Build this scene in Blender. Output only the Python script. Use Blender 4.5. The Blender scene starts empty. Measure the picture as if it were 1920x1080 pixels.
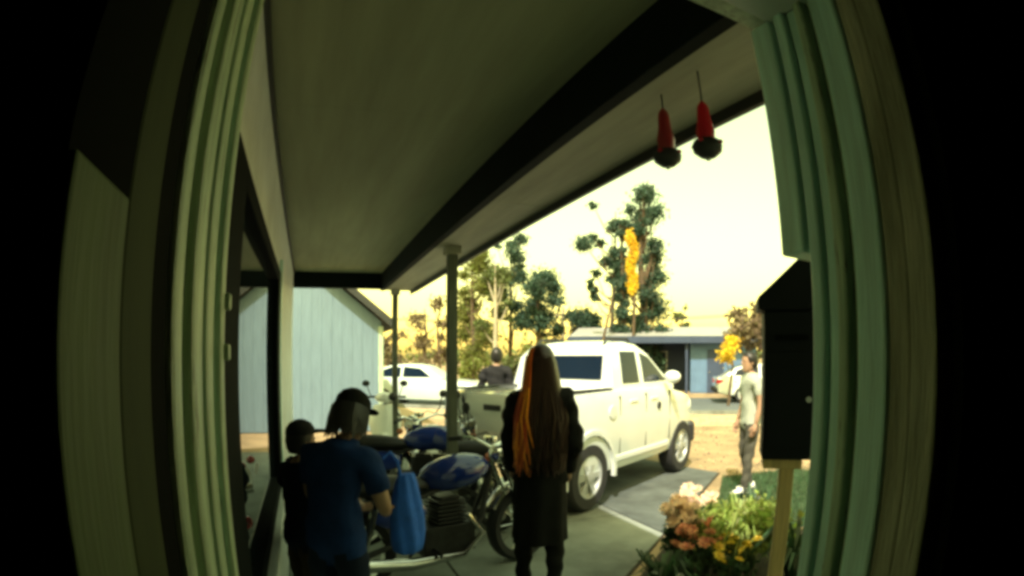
import bpy, bmesh, math, random
from mathutils import Vector, Matrix, Euler
random.seed(7)
R = math.radians
PI = math.pi
sc = bpy.context.scene
COL = sc.collection

# ------------------------------------------------------------------ camera
CAM_H = 1.68
cd = bpy.data.cameras.new('camera')
cam = bpy.data.objects.new('camera', cd)
COL.objects.link(cam)
sc.camera = cam
cd.type = 'PANO'                       # door-viewer fisheye, 1000 px per radian at 1920 px
cd.panorama_type = 'FISHEYE_LENS_POLYNOMIAL'
cd.sensor_width = 36.0
cd.fisheye_fov = R(175)
cd.fisheye_polynomial_k0 = 0.0
cd.fisheye_polynomial_k1 = -1 / 18.75
cd.fisheye_polynomial_k2 = 0.0
cd.fisheye_polynomial_k3 = 0.0
cd.fisheye_polynomial_k4 = 0.0
cd.shift_x = 30 / 1920
cd.shift_y = 130 / 1080
cd.clip_start = 0.01
cd.clip_end = 3000
cam.location = (0, 0, CAM_H)
cam.rotation_euler = (PI / 2, 0, -R(20))

# ------------------------------------------------------------------ sky, sun, exposure
SUN_EL = R(50)
SUN = Vector((-0.62, -0.78, 0.0)).normalized() * math.cos(SUN_EL) + Vector((0, 0, math.sin(SUN_EL)))
w = bpy.data.worlds.new('World')
sc.world = w
w.use_nodes = True
nt = w.node_tree
nt.nodes.clear()
sky = nt.nodes.new('ShaderNodeTexSky')
sky.sky_type = 'NISHITA'
sky.sun_disc = False
sky.sun_elevation = SUN_EL
sky.sun_rotation = math.atan2(SUN.x, SUN.y)
sky.air_density = 1.7
sky.dust_density = 2.0
sky.ozone_density = 0.0
tint = nt.nodes.new('ShaderNodeMix')
tint.data_type = 'RGBA'
tint.blend_type = 'MULTIPLY'
tint.inputs['Factor'].default_value = 1.0
tint.inputs['B'].default_value = (1.0, 0.85, 0.32, 1)      # warm hazy air
bg = nt.nodes.new('ShaderNodeBackground')
bg.inputs['Strength'].default_value = 0.15
wo = nt.nodes.new('ShaderNodeOutputWorld')
nt.links.new(sky.outputs[0], tint.inputs['A'])
nt.links.new(tint.outputs['Result'], bg.inputs['Color'])
nt.links.new(bg.outputs[0], wo.inputs[0])

sd = bpy.data.lights.new('sun', 'SUN')
sd.energy = 2.0
sd.angle = R(0.6)
sd.color = (1.0, 0.93, 0.78)
sun = bpy.data.objects.new('sun', sd)
COL.objects.link(sun)
sun.rotation_euler = (-SUN).to_track_quat('-Z', 'Y').to_euler()

vs = sc.view_settings
vs.view_transform = 'Standard'
vs.look = 'None'
vs.exposure = 1.85
vs.gamma = 1.0
vs.use_curve_mapping = False
sc.cycles.use_denoising = True
sc.cycles.filter_width = 3.6           # soft little door-viewer lens
sc.cycles.max_bounces = 8

# ------------------------------------------------------------------ helpers
class MB:
    def __init__(s):
        s.v = []
        s.f = []
    def add(s, vs, fs):
        o = len(s.v)
        s.v += [tuple(p) for p in vs]
        s.f += [tuple(i + o for i in f) for f in fs]
        return s
    def box(s, x0, x1, y0, y1, z0, z1):
        return s.add([(x0,y0,z0),(x1,y0,z0),(x1,y1,z0),(x0,y1,z0),(x0,y0,z1),(x1,y0,z1),(x1,y1,z1),(x0,y1,z1)],
                     [(0,3,2,1),(4,5,6,7),(0,1,5,4),(1,2,6,5),(2,3,7,6),(3,0,4,7)])
    def obox(s, c, size, rot=(0,0,0)):
        m = Euler(rot).to_matrix()
        hx, hy, hz = (q / 2 for q in size)
        pts = [Vector(c) + m @ Vector((a*hx, b*hy, d*hz)) for d in (-1,1) for a, b in ((-1,-1),(1,-1),(1,1),(-1,1))]
        return s.add(pts, [(0,3,2,1),(4,5,6,7),(0,1,5,4),(1,2,6,5),(2,3,7,6),(3,0,4,7)])
    def tube(s, pts, rad, n=8, cap=True):
        pts = [Vector(p) for p in pts]
        if not hasattr(rad, '__len__'):
            rad = [rad] * len(pts)
        rings = []
        up = None
        for i, p in enumerate(pts):
            d = (pts[min(i+1, len(pts)-1)] - pts[max(i-1, 0)])
            d = d.normalized() if d.length > 1e-9 else Vector((0,0,1))
            if up is None:
                a = d.orthogonal().normalized()
            else:
                a = up - d * up.dot(d)
                a = a.normalized() if a.length > 1e-6 else d.orthogonal().normalized()
            up = a
            b = d.cross(a)
            rings.append([p + (a*math.cos(2*PI*k/n) + b*math.sin(2*PI*k/n)) * rad[i] for k in range(n)])
        o = len(s.v)
        for r in rings:
            s.v += [tuple(q) for q in r]
        for i in range(len(pts)-1):
            for k in range(n):
                s.f.append((o+i*n+k, o+i*n+(k+1)%n, o+(i+1)*n+(k+1)%n, o+(i+1)*n+k))
        if cap:
            s.f.append(tuple(o + k for k in reversed(range(n))))
            s.f.append(tuple(o + (len(pts)-1)*n + k for k in range(n)))
        return s
    def lathe(s, prof, c=(0,0,0), n=16, axis='z', cap=True):
        rings = []
        for r, h in prof:
            ring = []
            for k in range(n):
                a = 2*PI*k/n
                q = (r*math.cos(a), r*math.sin(a), h)
                if axis == 'x': q = (h, q[0], q[1])
                if axis == 'y': q = (q[1], h, q[0])
                ring.append((c[0]+q[0], c[1]+q[1], c[2]+q[2]))
            rings.append(ring)
        return s.loft(rings, cap)
    def loft(s, rings, cap=True):
        n = len(rings[0])
        o = len(s.v)
        for r in rings:
            s.v += [tuple(q) for q in r]
        for i in range(len(rings)-1):
            for k in range(n):
                s.f.append((o+i*n+k, o+i*n+(k+1)%n, o+(i+1)*n+(k+1)%n, o+(i+1)*n+k))
        if cap:
            s.f.append(tuple(o + k for k in reversed(range(n))))
            s.f.append(tuple(o + (len(rings)-1)*n + k for k in range(n)))
        return s
    def ell(s, c, r, rot=(0,0,0), nu=14, nv=9):
        m = Euler(rot).to_matrix()
        rings = []
        for j in range(nv+1):
            t = PI * (0.02 + 0.96*j/nv)
            rings.append([Vector(c) + m @ Vector((r[0]*math.sin(t)*math.cos(2*PI*k/nu), r[1]*math.sin(t)*math.sin(2*PI*k/nu), -r[2]*math.cos(t))) for k in range(nu)])
        return s.loft(rings)
    def prism(s, poly, h0, h1, axis='z'):
        def P(p, h):
            if axis == 'z': return (p[0], p[1], h)
            if axis == 'y': return (p[0], h, p[1])
            return (h, p[0], p[1])
        n = len(poly)
        return s.add([P(p, h0) for p in poly] + [P(p, h1) for p in poly],
                     [tuple(range(n)), tuple(range(2*n-1, n-1, -1))] + [(k, n+k, n+(k+1)%n, (k+1)%n) for k in range(n)])
    def mesh(s, me):
        return s.add([v.co for v in me.vertices], [tuple(p.vertices) for p in me.polygons])
    def build(s, name, mat, parent=None, bevel=0.0, smooth=False, seg=2):
        me = bpy.data.meshes.new(name)
        me.from_pydata(s.v, [], s.f)
        bm = bmesh.new()
        bm.from_mesh(me)
        bmesh.ops.recalc_face_normals(bm, faces=bm.faces)
        if bevel:
            bmesh.ops.bevel(bm, geom=[e for e in bm.edges if len(e.link_faces) == 2 and e.calc_face_angle(0) > 0.5], offset=bevel, segments=seg, affect='EDGES', profile=0.5)
        bm.to_mesh(me)
        bm.free()
        if smooth:
            me.shade_smooth()
            me.set_sharp_from_angle(angle=R(42))
        me.materials.append(mat)
        o = bpy.data.objects.new(name, me)
        COL.objects.link(o)
        o.parent = parent
        return o

def tag(o, label=None, cat=None, group=None, kind=None):
    if label: o['label'] = label
    if cat: o['category'] = cat
    if group: o['group'] = group
    if kind: o['kind'] = kind
    return o

def empty(name, loc, rz=0, label=None, cat=None, group=None):
    o = bpy.data.objects.new(name, None)
    o.empty_display_size = 0.1
    COL.objects.link(o)
    o.location = loc
    o.rotation_euler = (0, 0, rz)
    return tag(o, label, cat, group)

def copy_tree(o, parent=None):
    c = o.copy()
    COL.objects.link(c)
    c.parent = parent
    for ch in list(o.children):
        copy_tree(ch, c)
    return c

def mat(name, col, rough=0.7, var=0.15, scale=6.0, bump=0.0, metal=0.0, stretch=(1,1,1), island=0.0, trans=0.0, spec=0.5, coat=0.0, bscale=None, col2=None, chip=None, chip_at=0.64):
    m = bpy.data.materials.new(name)
    m.use_nodes = True
    t = m.node_tree
    b = t.nodes['Principled BSDF']
    b.inputs['Roughness'].default_value = rough
    b.inputs['Metallic'].default_value = metal
    b.inputs['Specular IOR Level'].default_value = spec
    b.inputs['Coat Weight'].default_value = coat
    tc = t.nodes.new('ShaderNodeTexCoord')
    mp = t.nodes.new('ShaderNodeMapping')
    mp.inputs['Scale'].default_value = stretch
    t.links.new(tc.outputs['Object'], mp.inputs['Vector'])
    nz = t.nodes.new('ShaderNodeTexNoise')
    nz.inputs['Scale'].default_value = scale
    nz.inputs['Detail'].default_value = 6
    nz.inputs['Roughness'].default_value = 0.62
    t.links.new(mp.outputs[0], nz.inputs['Vector'])
    rp = t.nodes.new('ShaderNodeValToRGB')
    rp.color_ramp.elements[0].position = 0.32
    rp.color_ramp.elements[1].position = 0.70
    c2 = col2 if col2 else tuple(min(1, c*(1+var)) for c in col)
    rp.color_ramp.elements[0].color = (*[c*(1-var) for c in col], 1)
    rp.color_ramp.elements[1].color = (*c2, 1)
    t.links.new(nz.outputs['Fac'], rp.inputs[0])
    src = rp.outputs[0]
    if island:
        g = t.nodes.new('ShaderNodeNewGeometry')
        hs = t.nodes.new('ShaderNodeHueSaturation')
        mr = t.nodes.new('ShaderNodeMapRange')
        mr.inputs['To Min'].default_value = 1 - island
        mr.inputs['To Max'].default_value = 1 + island
        mh = t.nodes.new('ShaderNodeMapRange')
        mh.inputs['To Min'].default_value = 0.5 - island*0.08
        mh.inputs['To Max'].default_value = 0.5 + island*0.06
        t.links.new(g.outputs['Random Per Island'], mr.inputs[0])
        t.links.new(g.outputs['Random Per Island'], mh.inputs[0])
        t.links.new(mr.outputs[0], hs.inputs['Value'])
        t.links.new(mh.outputs[0], hs.inputs['Hue'])
        t.links.new(src, hs.inputs['Color'])
        src = hs.outputs[0]
    if chip:
        nc = t.nodes.new('ShaderNodeTexNoise')
        nc.inputs['Scale'].default_value = 16
        nc.inputs['Detail'].default_value = 8
        nc.inputs['Roughness'].default_value = 0.7
        t.links.new(mp.outputs[0], nc.inputs['Vector'])
        cr = t.nodes.new('ShaderNodeValToRGB')
        cr.color_ramp.elements[0].position = chip_at
        cr.color_ramp.elements[1].position = chip_at + 0.04
        t.links.new(nc.outputs['Fac'], cr.inputs[0])
        cm = t.nodes.new('ShaderNodeMix'); cm.data_type = 'RGBA'
        cm.inputs['B'].default_value = (*chip, 1)
        t.links.new(cr.outputs[0], cm.inputs['Factor'])
        t.links.new(src, cm.inputs['A'])
        src = cm.outputs['Result']
    t.links.new(src, b.inputs['Base Color'])
    if bump:
        nb = t.nodes.new('ShaderNodeTexNoise')
        nb.inputs['Scale'].default_value = bscale or scale*6
        nb.inputs['Detail'].default_value = 5
        t.links.new(mp.outputs[0], nb.inputs['Vector'])
        bp = t.nodes.new('ShaderNodeBump')
        bp.inputs['Strength'].default_value = bump
        bp.inputs['Distance'].default_value = 0.01
        t.links.new(nb.outputs['Fac'], bp.inputs['Height'])
        t.links.new(bp.outputs[0], b.inputs['Normal'])
    if trans:
        tr = t.nodes.new('ShaderNodeBsdfTranslucent')
        t.links.new(src, tr.inputs['Color'])
        mx = t.nodes.new('ShaderNodeMixShader')
        mx.inputs[0].default_value = trans
        t.links.new(b.outputs[0], mx.inputs[1])
        t.links.new(tr.outputs[0], mx.inputs[2])
        t.links.new(mx.outputs[0], t.nodes['Material Output'].inputs[0])
    return m

def glass_mat(name, col=(0.01,0.015,0.018), rough=0.02, ior=1.6, spec=0.8):
    m = mat(name, col, rough=rough, var=0.05, spec=spec)
    m.node_tree.nodes['Principled BSDF'].inputs['IOR'].default_value = ior
    return m

M = dict(
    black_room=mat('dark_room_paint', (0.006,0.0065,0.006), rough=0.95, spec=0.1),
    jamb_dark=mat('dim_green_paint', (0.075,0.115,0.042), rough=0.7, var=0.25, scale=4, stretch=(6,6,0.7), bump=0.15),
    casing=mat('pale_green_paint', (0.42,0.58,0.40), rough=0.45, var=0.34, scale=7, stretch=(8,8,0.6), bump=0.3, col2=(0.62,0.78,0.58), chip=(0.10,0.09,0.04), chip_at=0.60),
    casing_teal=mat('mint_paint', (0.56,0.85,0.80), rough=0.30, var=0.2, scale=5, stretch=(8,8,0.5), bump=0.2, chip=(0.16,0.20,0.14), chip_at=0.66),
    casing_brown=mat('worn_olive_paint', (0.36,0.35,0.24), rough=0.7, var=0.35, scale=4, stretch=(7,7,0.8), bump=0.3, col2=(0.54,0.53,0.40)),
    seal=mat('rubber_seal', (0.004,0.005,0.004), rough=0.9, spec=0.05),
    jamb_strip=mat('deep_green_paint', (0.04,0.055,0.022), rough=0.8, var=0.25, scale=4, stretch=(6,6,0.7), spec=0.2),  # darker green of the upright jamb strip
    wall=mat('pale_wall_paint', (0.70,0.76,0.74), rough=0.45, var=0.15, scale=3, bump=0.1),
    ceiling=mat('olive_ceiling_paint', (0.28,0.30,0.20), rough=0.8, var=0.16, scale=1.2, stretch=(5,0.5,1), bump=0.1),
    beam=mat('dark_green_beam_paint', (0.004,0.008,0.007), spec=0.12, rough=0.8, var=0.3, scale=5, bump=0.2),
    soffit=mat('grey_soffit_paint', (0.36,0.35,0.28), rough=0.75, var=0.18, scale=2, stretch=(5,0.6,1), bump=0.1),
    drip=mat('dark_drip_edge', (0.02,0.02,0.018), rough=0.6),
    post=mat('weathered_post_paint', (0.10,0.11,0.08), rough=0.8, var=0.3, scale=8, stretch=(4,4,0.6), bump=0.3),
    frame_dark=mat('black_window_frame', (0.005,0.007,0.008), rough=0.85, spec=0.06),
    pane=glass_mat('window_glass'),
    roofing=mat('grey_roof_shingle', (0.10,0.10,0.10), rough=0.9, var=0.3, scale=8, bump=0.4),
    teal=mat('teal_board_paint', (0.145,0.225,0.285), rough=0.6, var=0.12, scale=4, stretch=(5,5,0.4), bump=0.15, island=0.05),
    barge=mat('dark_bargeboard', (0.025,0.03,0.028), rough=0.6),
    concrete=mat('grey_concrete', (0.20,0.225,0.20), rough=0.9, var=0.45, scale=1.1, bump=0.3, bscale=40),
    shade_dark=mat('shade_dark_concrete', (0.085,0.10,0.095), rough=0.85, var=0.5, scale=1.6, bump=0.3, bscale=40),  # concrete darkened in its colour to stand in for shade
    dirt=mat('tan_gravel_ground', (0.31,0.225,0.125), rough=0.95, var=0.4, scale=1.3, bump=0.7, bscale=30),
    verge=mat('pale_sand_verge', (0.46,0.35,0.20), rough=0.95, var=0.2, scale=1.5, bump=0.4, bscale=30),
    asphalt=mat('blue_grey_asphalt', (0.09,0.11,0.12), rough=0.85, var=0.2, scale=1.2, bump=0.4, bscale=60),
    mulch=mat('bed_soil', (0.05,0.04,0.025), rough=1.0, var=0.4, scale=9, bump=0.8, bscale=40),
    grass=mat('lawn_grass', (0.06,0.12,0.05), rough=0.7, var=0.2, island=0.5, trans=0.3),
    grass_base=mat('lawn_soil', (0.045,0.075,0.03), rough=1, var=0.4, scale=5),
    white_paint=mat('white_car_paint', (0.70,0.76,0.74), rough=0.25, var=0.04, scale=2, coat=1.0),
    pale_paint=mat('pale_teal_car_paint', (0.55,0.66,0.62), rough=0.3, var=0.04, coat=0.5),
    navy_paint=mat('navy_car_paint', (0.02,0.03,0.06), rough=0.3, var=0.04, coat=0.5),
    car_glass=glass_mat('tinted_car_glass', (0.006,0.014,0.030), rough=0.08, ior=1.35, spec=0.5),
    tyre=mat('tyre_rubber', (0.02,0.021,0.022), rough=0.85, var=0.2, scale=20),
    rim=mat('alloy_rim', (0.42,0.45,0.44), rough=0.4, metal=0.3, var=0.1),
    trim=mat('black_plastic_trim', (0.015,0.016,0.017), rough=0.6),
    chrome=mat('polished_chrome', (0.75,0.75,0.72), rough=0.12, metal=1.0, var=0.03),
    lamp_red=mat('red_lamp_lens', (0.35,0.02,0.02), rough=0.2, coat=0.5),
    lamp_clear=mat('clear_lamp_lens', (0.75,0.77,0.75), rough=0.12, coat=0.6),
    skin_a=mat('skin', (0.36,0.22,0.14), rough=0.55, var=0.08),
    hair_dark=mat('dark_hair', (0.012,0.011,0.010), rough=0.45, var=0.3, scale=20),
    hair_auburn=mat('auburn_hair', (0.03,0.010,0.006), rough=0.4, var=0.5, scale=30, stretch=(6,6,0.5), island=0.55),
    hair_sun_edge=mat('painted_sun_hair', (0.85,0.21,0.02), rough=0.3, var=0.4, scale=30, stretch=(6,6,0.5), island=0.4),  # sunlight on the hair edge, put into the colour
    cloth_black=mat('black_cloth', (0.012,0.012,0.011), spec=0.12, rough=0.9, var=0.3, scale=9, bump=0.4),
    cloth_navy=mat('navy_cloth', (0.012,0.036,0.13), spec=0.12, rough=0.85, var=0.3, scale=6, bump=0.5),
    cloth_blue=mat('bright_blue_cloth', (0.03,0.16,0.75), rough=0.8, var=0.25, scale=5, bump=0.5),
    cloth_dnavy=mat('dark_navy_cloth', (0.012,0.018,0.035), spec=0.12, rough=0.9, var=0.3, scale=8, bump=0.4),
    cloth_grey=mat('charcoal_cloth', (0.026,0.027,0.030), spec=0.12, rough=0.9, var=0.3, scale=7, bump=0.5),
    cloth_khaki=mat('grey_khaki_cloth', (0.07,0.07,0.055), rough=0.9, var=0.25, scale=7, bump=0.5),
    cloth_pale=mat('pale_cloth', (0.36,0.40,0.34), rough=0.85, var=0.12, scale=7, bump=0.4),
    cloth_brown=mat('dark_brown_cloth', (0.03,0.022,0.015), spec=0.12, rough=0.9, var=0.3, scale=7, bump=0.4),
    shoe_white=mat('white_shoe', (0.78,0.78,0.74), rough=0.5, var=0.05),
    shoe_dark=mat('dark_shoe', (0.02,0.02,0.02), rough=0.5),
    pink=mat('pink_purple_fabric', (0.30,0.08,0.20), rough=0.7, var=0.3, scale=12),
    box_black=mat('black_enamel', (0.004,0.006,0.007), spec=0.15, rough=0.6, var=0.3, scale=4),
    wood_post=mat('yellow_pine', (0.55,0.40,0.17), rough=0.75, var=0.25, scale=5, stretch=(10,10,0.7), bump=0.3),  # yellowish wood, one even tone
    red_glass=mat('red_feeder_plastic', (0.62,0.02,0.045), rough=0.25, var=0.15, coat=0.4, trans=0.35),
    maroon=mat('dark_maroon_plastic', (0.34,0.018,0.025), rough=0.4, var=0.2, coat=0.3),
    blue_tank=mat('dark_blue_tank_paint', (0.008,0.03,0.22), rough=0.22, var=0.05, coat=0.7),
    scooter_white=mat('white_scooter_plastic', (0.75,0.78,0.72), rough=0.35, var=0.05, coat=0.3),
    engine=mat('dull_engine_metal', (0.05,0.05,0.05), rough=0.5, metal=0.7, var=0.3, scale=14),
    bark=mat('tree_bark', (0.09,0.065,0.04), rough=0.95, var=0.35, scale=6, stretch=(3,3,0.6), bump=0.6),
    bark_pale=mat('pale_bark', (0.34,0.31,0.22), rough=0.9, var=0.3, scale=6, stretch=(3,3,0.8), bump=0.4),
    leaf_dark=mat('blue_green_leaf', (0.030,0.070,0.045), rough=0.6, var=0.3, scale=0.6, island=0.6, trans=0.25),
    leaf_mid=mat('olive_green_leaf', (0.09,0.12,0.035), rough=0.6, var=0.3, scale=0.6, island=0.5, trans=0.35),
    leaf_lime=mat('yellow_green_leaf', (0.17,0.20,0.045), rough=0.6, var=0.25, scale=0.6, island=0.45, trans=0.4),
    leaf_yellow=mat('golden_leaf', (0.78,0.56,0.04), rough=0.6, var=0.2, scale=0.8, island=0.3, trans=0.4),
    leaf_brown=mat('russet_leaf', (0.17,0.135,0.075), rough=0.7, var=0.3, scale=0.6, island=0.5, trans=0.3),
    blade=mat('chartreuse_blade', (0.30,0.38,0.08), rough=0.5, var=0.2, scale=3, island=0.4, trans=0.4),
    blade_dark=mat('deep_green_blade', (0.05,0.10,0.04), rough=0.5, var=0.2, scale=3, island=0.4, trans=0.3),
    petal_cream=mat('cream_petal', (0.85,0.66,0.48), rough=0.6, var=0.12, island=0.2, trans=0.3),
    petal_orange=mat('coral_petal', (0.68,0.30,0.17), rough=0.6, var=0.2, island=0.3, trans=0.3),
    petal_yellow=mat('yellow_petal', (0.75,0.55,0.06), rough=0.6, var=0.15, island=0.25, trans=0.3),
    petal_white=mat('white_petal', (0.8,0.8,0.72), rough=0.6, var=0.06, island=0.1, trans=0.3),
    blue_wall=mat('blue_house_wall', (0.09,0.17,0.30), rough=0.7, var=0.12, scale=2),
    navy_wall=mat('navy_carport_wall', (0.03,0.05,0.10), rough=0.7, var=0.15, scale=2),
    metal_roof=mat('pale_metal_roof', (0.30,0.31,0.30), rough=0.5, var=0.1, scale=3),
    pebble=mat('pebble_stone', (0.30,0.24,0.16), rough=0.9, var=0.3, island=0.5),
    white_trim=mat('white_trim_paint', (0.7,0.7,0.66), rough=0.6),
    wire=mat('dark_wire', (0.02,0.02,0.02), rough=0.6),
)

# ------------------------------------------------------------------ ground
def sheet(name, poly, z, m):
    return tag(MB().add([(x, y, z) for x, y in poly], [tuple(range(len(poly)))]).build(name, m), kind='structure')

sheet('ground', [(-900,-900),(900,-900),(900,900),(-900,900)], 0.0, M['dirt'])
RD = Vector((0.8,-0.6)); RN = Vector((0.6,0.8))
def rp(t, d): q = RD*t + RN*d; return (q.x, q.y)
sheet('verge', [rp(-120,13.2), rp(120,13.2), rp(120,16.3), rp(-120,16.3)], 0.004, M['verge'])
sheet('road', [rp(-120,16.0), rp(120,16.0), rp(120,22.4), rp(-120,22.4)], 0.008, M['asphalt'])
kb = MB()
kb.prism([rp(-60,15.85), rp(60,15.85), rp(60,16.02), rp(-60,16.02)], 0.0, 0.12)
tag(kb.build('kerb', M['concrete']), kind='structure')
# concrete slabs of the porch floor and drive
def apron():
    root = sheet('concrete_drive', [(-0.4,0.5),(2.35,0.5),(2.15,3.1),(3.1,3.85),(5.5,5.6),(4.6,9.6),(-0.4,9.6)], 0.006, M['mulch'])
    return root
apron()
slabs = [[(-0.4,0.6),(1.02,0.6),(1.02,2.5),(-0.4,2.5)], [(1.04,0.6),(2.33,0.6),(2.19,2.5),(1.04,2.5)],
         [(-0.4,2.52),(1.02,2.52),(1.02,4.6),(-0.4,4.6)], [(1.04,2.52),(2.18,2.52),(2.13,3.12),(3.08,3.86),(3.08,4.6),(1.04,4.6)],
         [(-0.4,4.62),(1.02,4.62),(1.02,7.1),(-0.4,7.1)], [(1.04,4.62),(3.08,4.62),(3.08,7.1),(1.04,7.1)],
         [(3.10,3.88),(5.45,5.6),(5.08,7.1),(3.10,7.1)], [(-0.4,7.12),(1.02,7.12),(1.02,9.5),(-0.4,9.5)],
         [(1.04,7.12),(3.08,7.12),(3.08,9.5),(1.04,9.5)], [(3.10,7.12),(5.06,7.12),(4.6,9.5),(3.10,9.5)]]
drive = bpy.data.objects['concrete_drive']
for s_ in slabs:
    MB().prism(s_, 0.010, 0.022).build('slab', M['shade_dark'] if s_[0][0] > 3 else M['concrete'], drive, bevel=0.004, seg=1)  # right-hand drive slabs get the shade painted in

# ------------------------------------------------------------------ the house we look out of
house = empty('house', (0,0,0), 0, 'pale green house with porch roof, door frame and dark side window around the view', 'house')
WY0, WY1 = 0.30, 0.545         # front wall, inside and outside faces
XL, XR = -0.09, 0.726          # door opening
CZ, SZ = CAM_H + 1.19, CAM_H + 0.95
PX, BX, OX, PY = -0.25, 1.0, 1.47, 7.6
b = MB()
b.box(XR+0.11, 9.0, WY0, WY1, 0, 3.2)
b.box(PX-0.001, XR+0.11, WY0, WY1, 2.30, 3.2)
b.build('front_wall', M['wall'], house)
# dark room behind the door
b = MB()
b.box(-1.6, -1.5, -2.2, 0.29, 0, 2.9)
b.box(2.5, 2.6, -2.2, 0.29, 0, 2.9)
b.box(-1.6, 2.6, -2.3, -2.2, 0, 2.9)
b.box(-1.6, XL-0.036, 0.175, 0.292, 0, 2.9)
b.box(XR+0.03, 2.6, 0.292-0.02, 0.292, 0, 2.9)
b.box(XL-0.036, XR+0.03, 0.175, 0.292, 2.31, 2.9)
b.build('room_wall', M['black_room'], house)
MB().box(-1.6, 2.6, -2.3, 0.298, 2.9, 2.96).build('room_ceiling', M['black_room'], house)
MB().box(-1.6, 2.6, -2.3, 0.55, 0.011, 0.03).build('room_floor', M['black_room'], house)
# door frame
df = MB().box(XL-0.035, XL-0.004, 0.176, 0.338, 0.03, 2.30).build('door_frame', M['seal'], house)
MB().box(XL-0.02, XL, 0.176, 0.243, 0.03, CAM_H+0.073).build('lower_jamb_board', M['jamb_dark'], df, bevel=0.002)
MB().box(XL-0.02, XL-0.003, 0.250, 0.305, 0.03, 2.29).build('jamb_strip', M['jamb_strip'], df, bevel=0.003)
# left casing: stepped mouldings
for (y0, y1, dx, mm) in ((0.343,0.372,0.0,'casing'), (0.374,0.398,-0.008,'casing'), (0.400,0.440,0.001,'casing'), (0.443,0.460,-0.010,'casing_teal'), (0.462,0.496,0.0,'casing'), (0.498,0.516,-0.004,'casing_teal'), (0.518,0.543,0.003,'casing')):
    MB().box(XL-0.09, XL+dx, y0, y1, 0.03, 2.30).build('casing_moulding', M[mm], df, bevel=0.005)
# right jamb and casing
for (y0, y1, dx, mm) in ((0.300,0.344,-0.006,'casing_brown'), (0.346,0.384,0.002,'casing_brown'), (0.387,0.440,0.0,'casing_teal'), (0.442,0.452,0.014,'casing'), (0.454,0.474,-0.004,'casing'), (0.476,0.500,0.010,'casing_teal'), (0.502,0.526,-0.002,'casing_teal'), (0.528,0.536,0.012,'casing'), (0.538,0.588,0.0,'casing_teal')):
    MB().box(XR+dx, XR+0.12, y0, y1, 0.03 if y1 < 0.55 else 1.85, 2.30).build('casing_moulding', M[mm], df, bevel=0.005)
MB().box(XL-0.09, XR+0.12, 0.345, 0.585, 2.305, 2.36).build('head_jamb', M['casing'], df)
MB().ell((XR-0.002, 0.312, CAM_H-0.006), (0.004,0.004,0.006)).build('screw', M['seal'], df, smooth=True)
for zz in (CAM_H+0.055, CAM_H+0.005):
    MB().box(XL-0.004, XL+0.008, 0.536, 0.549, zz-0.008, zz+0.008).build('hinge_knuckle', M['casing'], df, bevel=0.002)
# side wall with window
WA, WB, WZ0, WZ1 = 1.42, 4.15, 0.72, 2.33
b = MB()
b.box(PX-0.2, PX, 0.60, WA, 0, CZ)
b.box(PX-0.2, PX, WB, PY, 0, CZ)
b.box(PX-0.2, PX, WA, WB, 0, WZ0)
b.box(PX-0.2, PX, WA, WB, WZ1, CZ)
b.build('side_wall', M['wall'], house)
wn = MB().box(PX-0.13, PX-0.12, WA, WB, WZ0, WZ1).build('window', M['frame_dark'], house)
fr = MB()
for (y0,y1,z0,z1) in ((WA+.002,WA+0.36,WZ0+.002,WZ1-.002),(WB-0.22,WB-.002,WZ0+.002,WZ1-.002),(WA+0.36,WB-0.22,WZ0+.002,WZ0+0.09),(WA+0.36,WB-0.22,WZ1-0.09,WZ1-.002)):
    fr.box(PX-0.09, PX+0.012, y0, y1, z0, z1)
fr.build('frame', M['frame_dark'], wn, bevel=0.004)
MB().box(PX-0.06, PX-0.03, WA+0.36, WB-0.22, WZ0+0.09, WZ1-0.09).build('pane', M['pane'], wn)
MB().box(PX-0.002, PX+0.05, WA-0.06, WB+0.06, WZ0-0.045, WZ0-0.002).build('sill', M['wall'], wn, bevel=0.006)
MB().box(PX+0.001, PX+0.022, WB+0.004, WB+0.10, WZ0, WZ1+0.1).build('trim_board', M['casing_teal'], wn, bevel=0.004)
# porch ceiling boards, beam, soffit, posts
ys = [0.60, 2.4, 4.2, 6.0, PY-0.12]
for i in range(len(ys)-1):
    MB().box(PX, BX, ys[i]+0.001, ys[i+1]-0.001, CZ, CZ+0.02).build('ceiling_panel', M['ceiling'], house)
MB().box(PX, BX, 0.6, PY, CZ+0.03, CZ+0.05).build('ceiling_deck', M['drip'], house)
MB().box(PX+0.001, PX+0.02, 0.60, PY-0.12, CZ-0.035, CZ-0.002).build('ceiling_moulding', M['drip'], house)
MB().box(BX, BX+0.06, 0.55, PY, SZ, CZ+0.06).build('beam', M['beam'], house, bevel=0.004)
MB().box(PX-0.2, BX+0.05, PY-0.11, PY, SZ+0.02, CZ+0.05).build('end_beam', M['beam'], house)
sy = [0.59, 3.0, 5.4, PY]
for i in range(3):
    MB().box(BX+0.061, OX-0.03, sy[i]+0.003, sy[i+1]-0.003, SZ+0.012, SZ+0.03).build('soffit_panel', M['soffit'], house, bevel=0.002, seg=1)
MB().box(OX-0.03, OX, 0.56, PY+0.02, SZ-0.035, SZ+0.20).build('fascia', M['drip'], house, bevel=0.003)
g_ = MB()
g_.tube([(OX+0.05, 0.58, SZ+0.06), (OX+0.05, PY+0.05, SZ+0.05)], 0.05, 10)
g_.build('gutter', M['drip'], house, smooth=True)
MB().prism([(PX-0.3, CZ+0.55),(OX+0.02, SZ+0.23),(OX+0.02, SZ+0.27),(PX-0.3, CZ+0.60)], 0.2, PY+0.1, 'y').build('porch_roof', M['roofing'], house)
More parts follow.
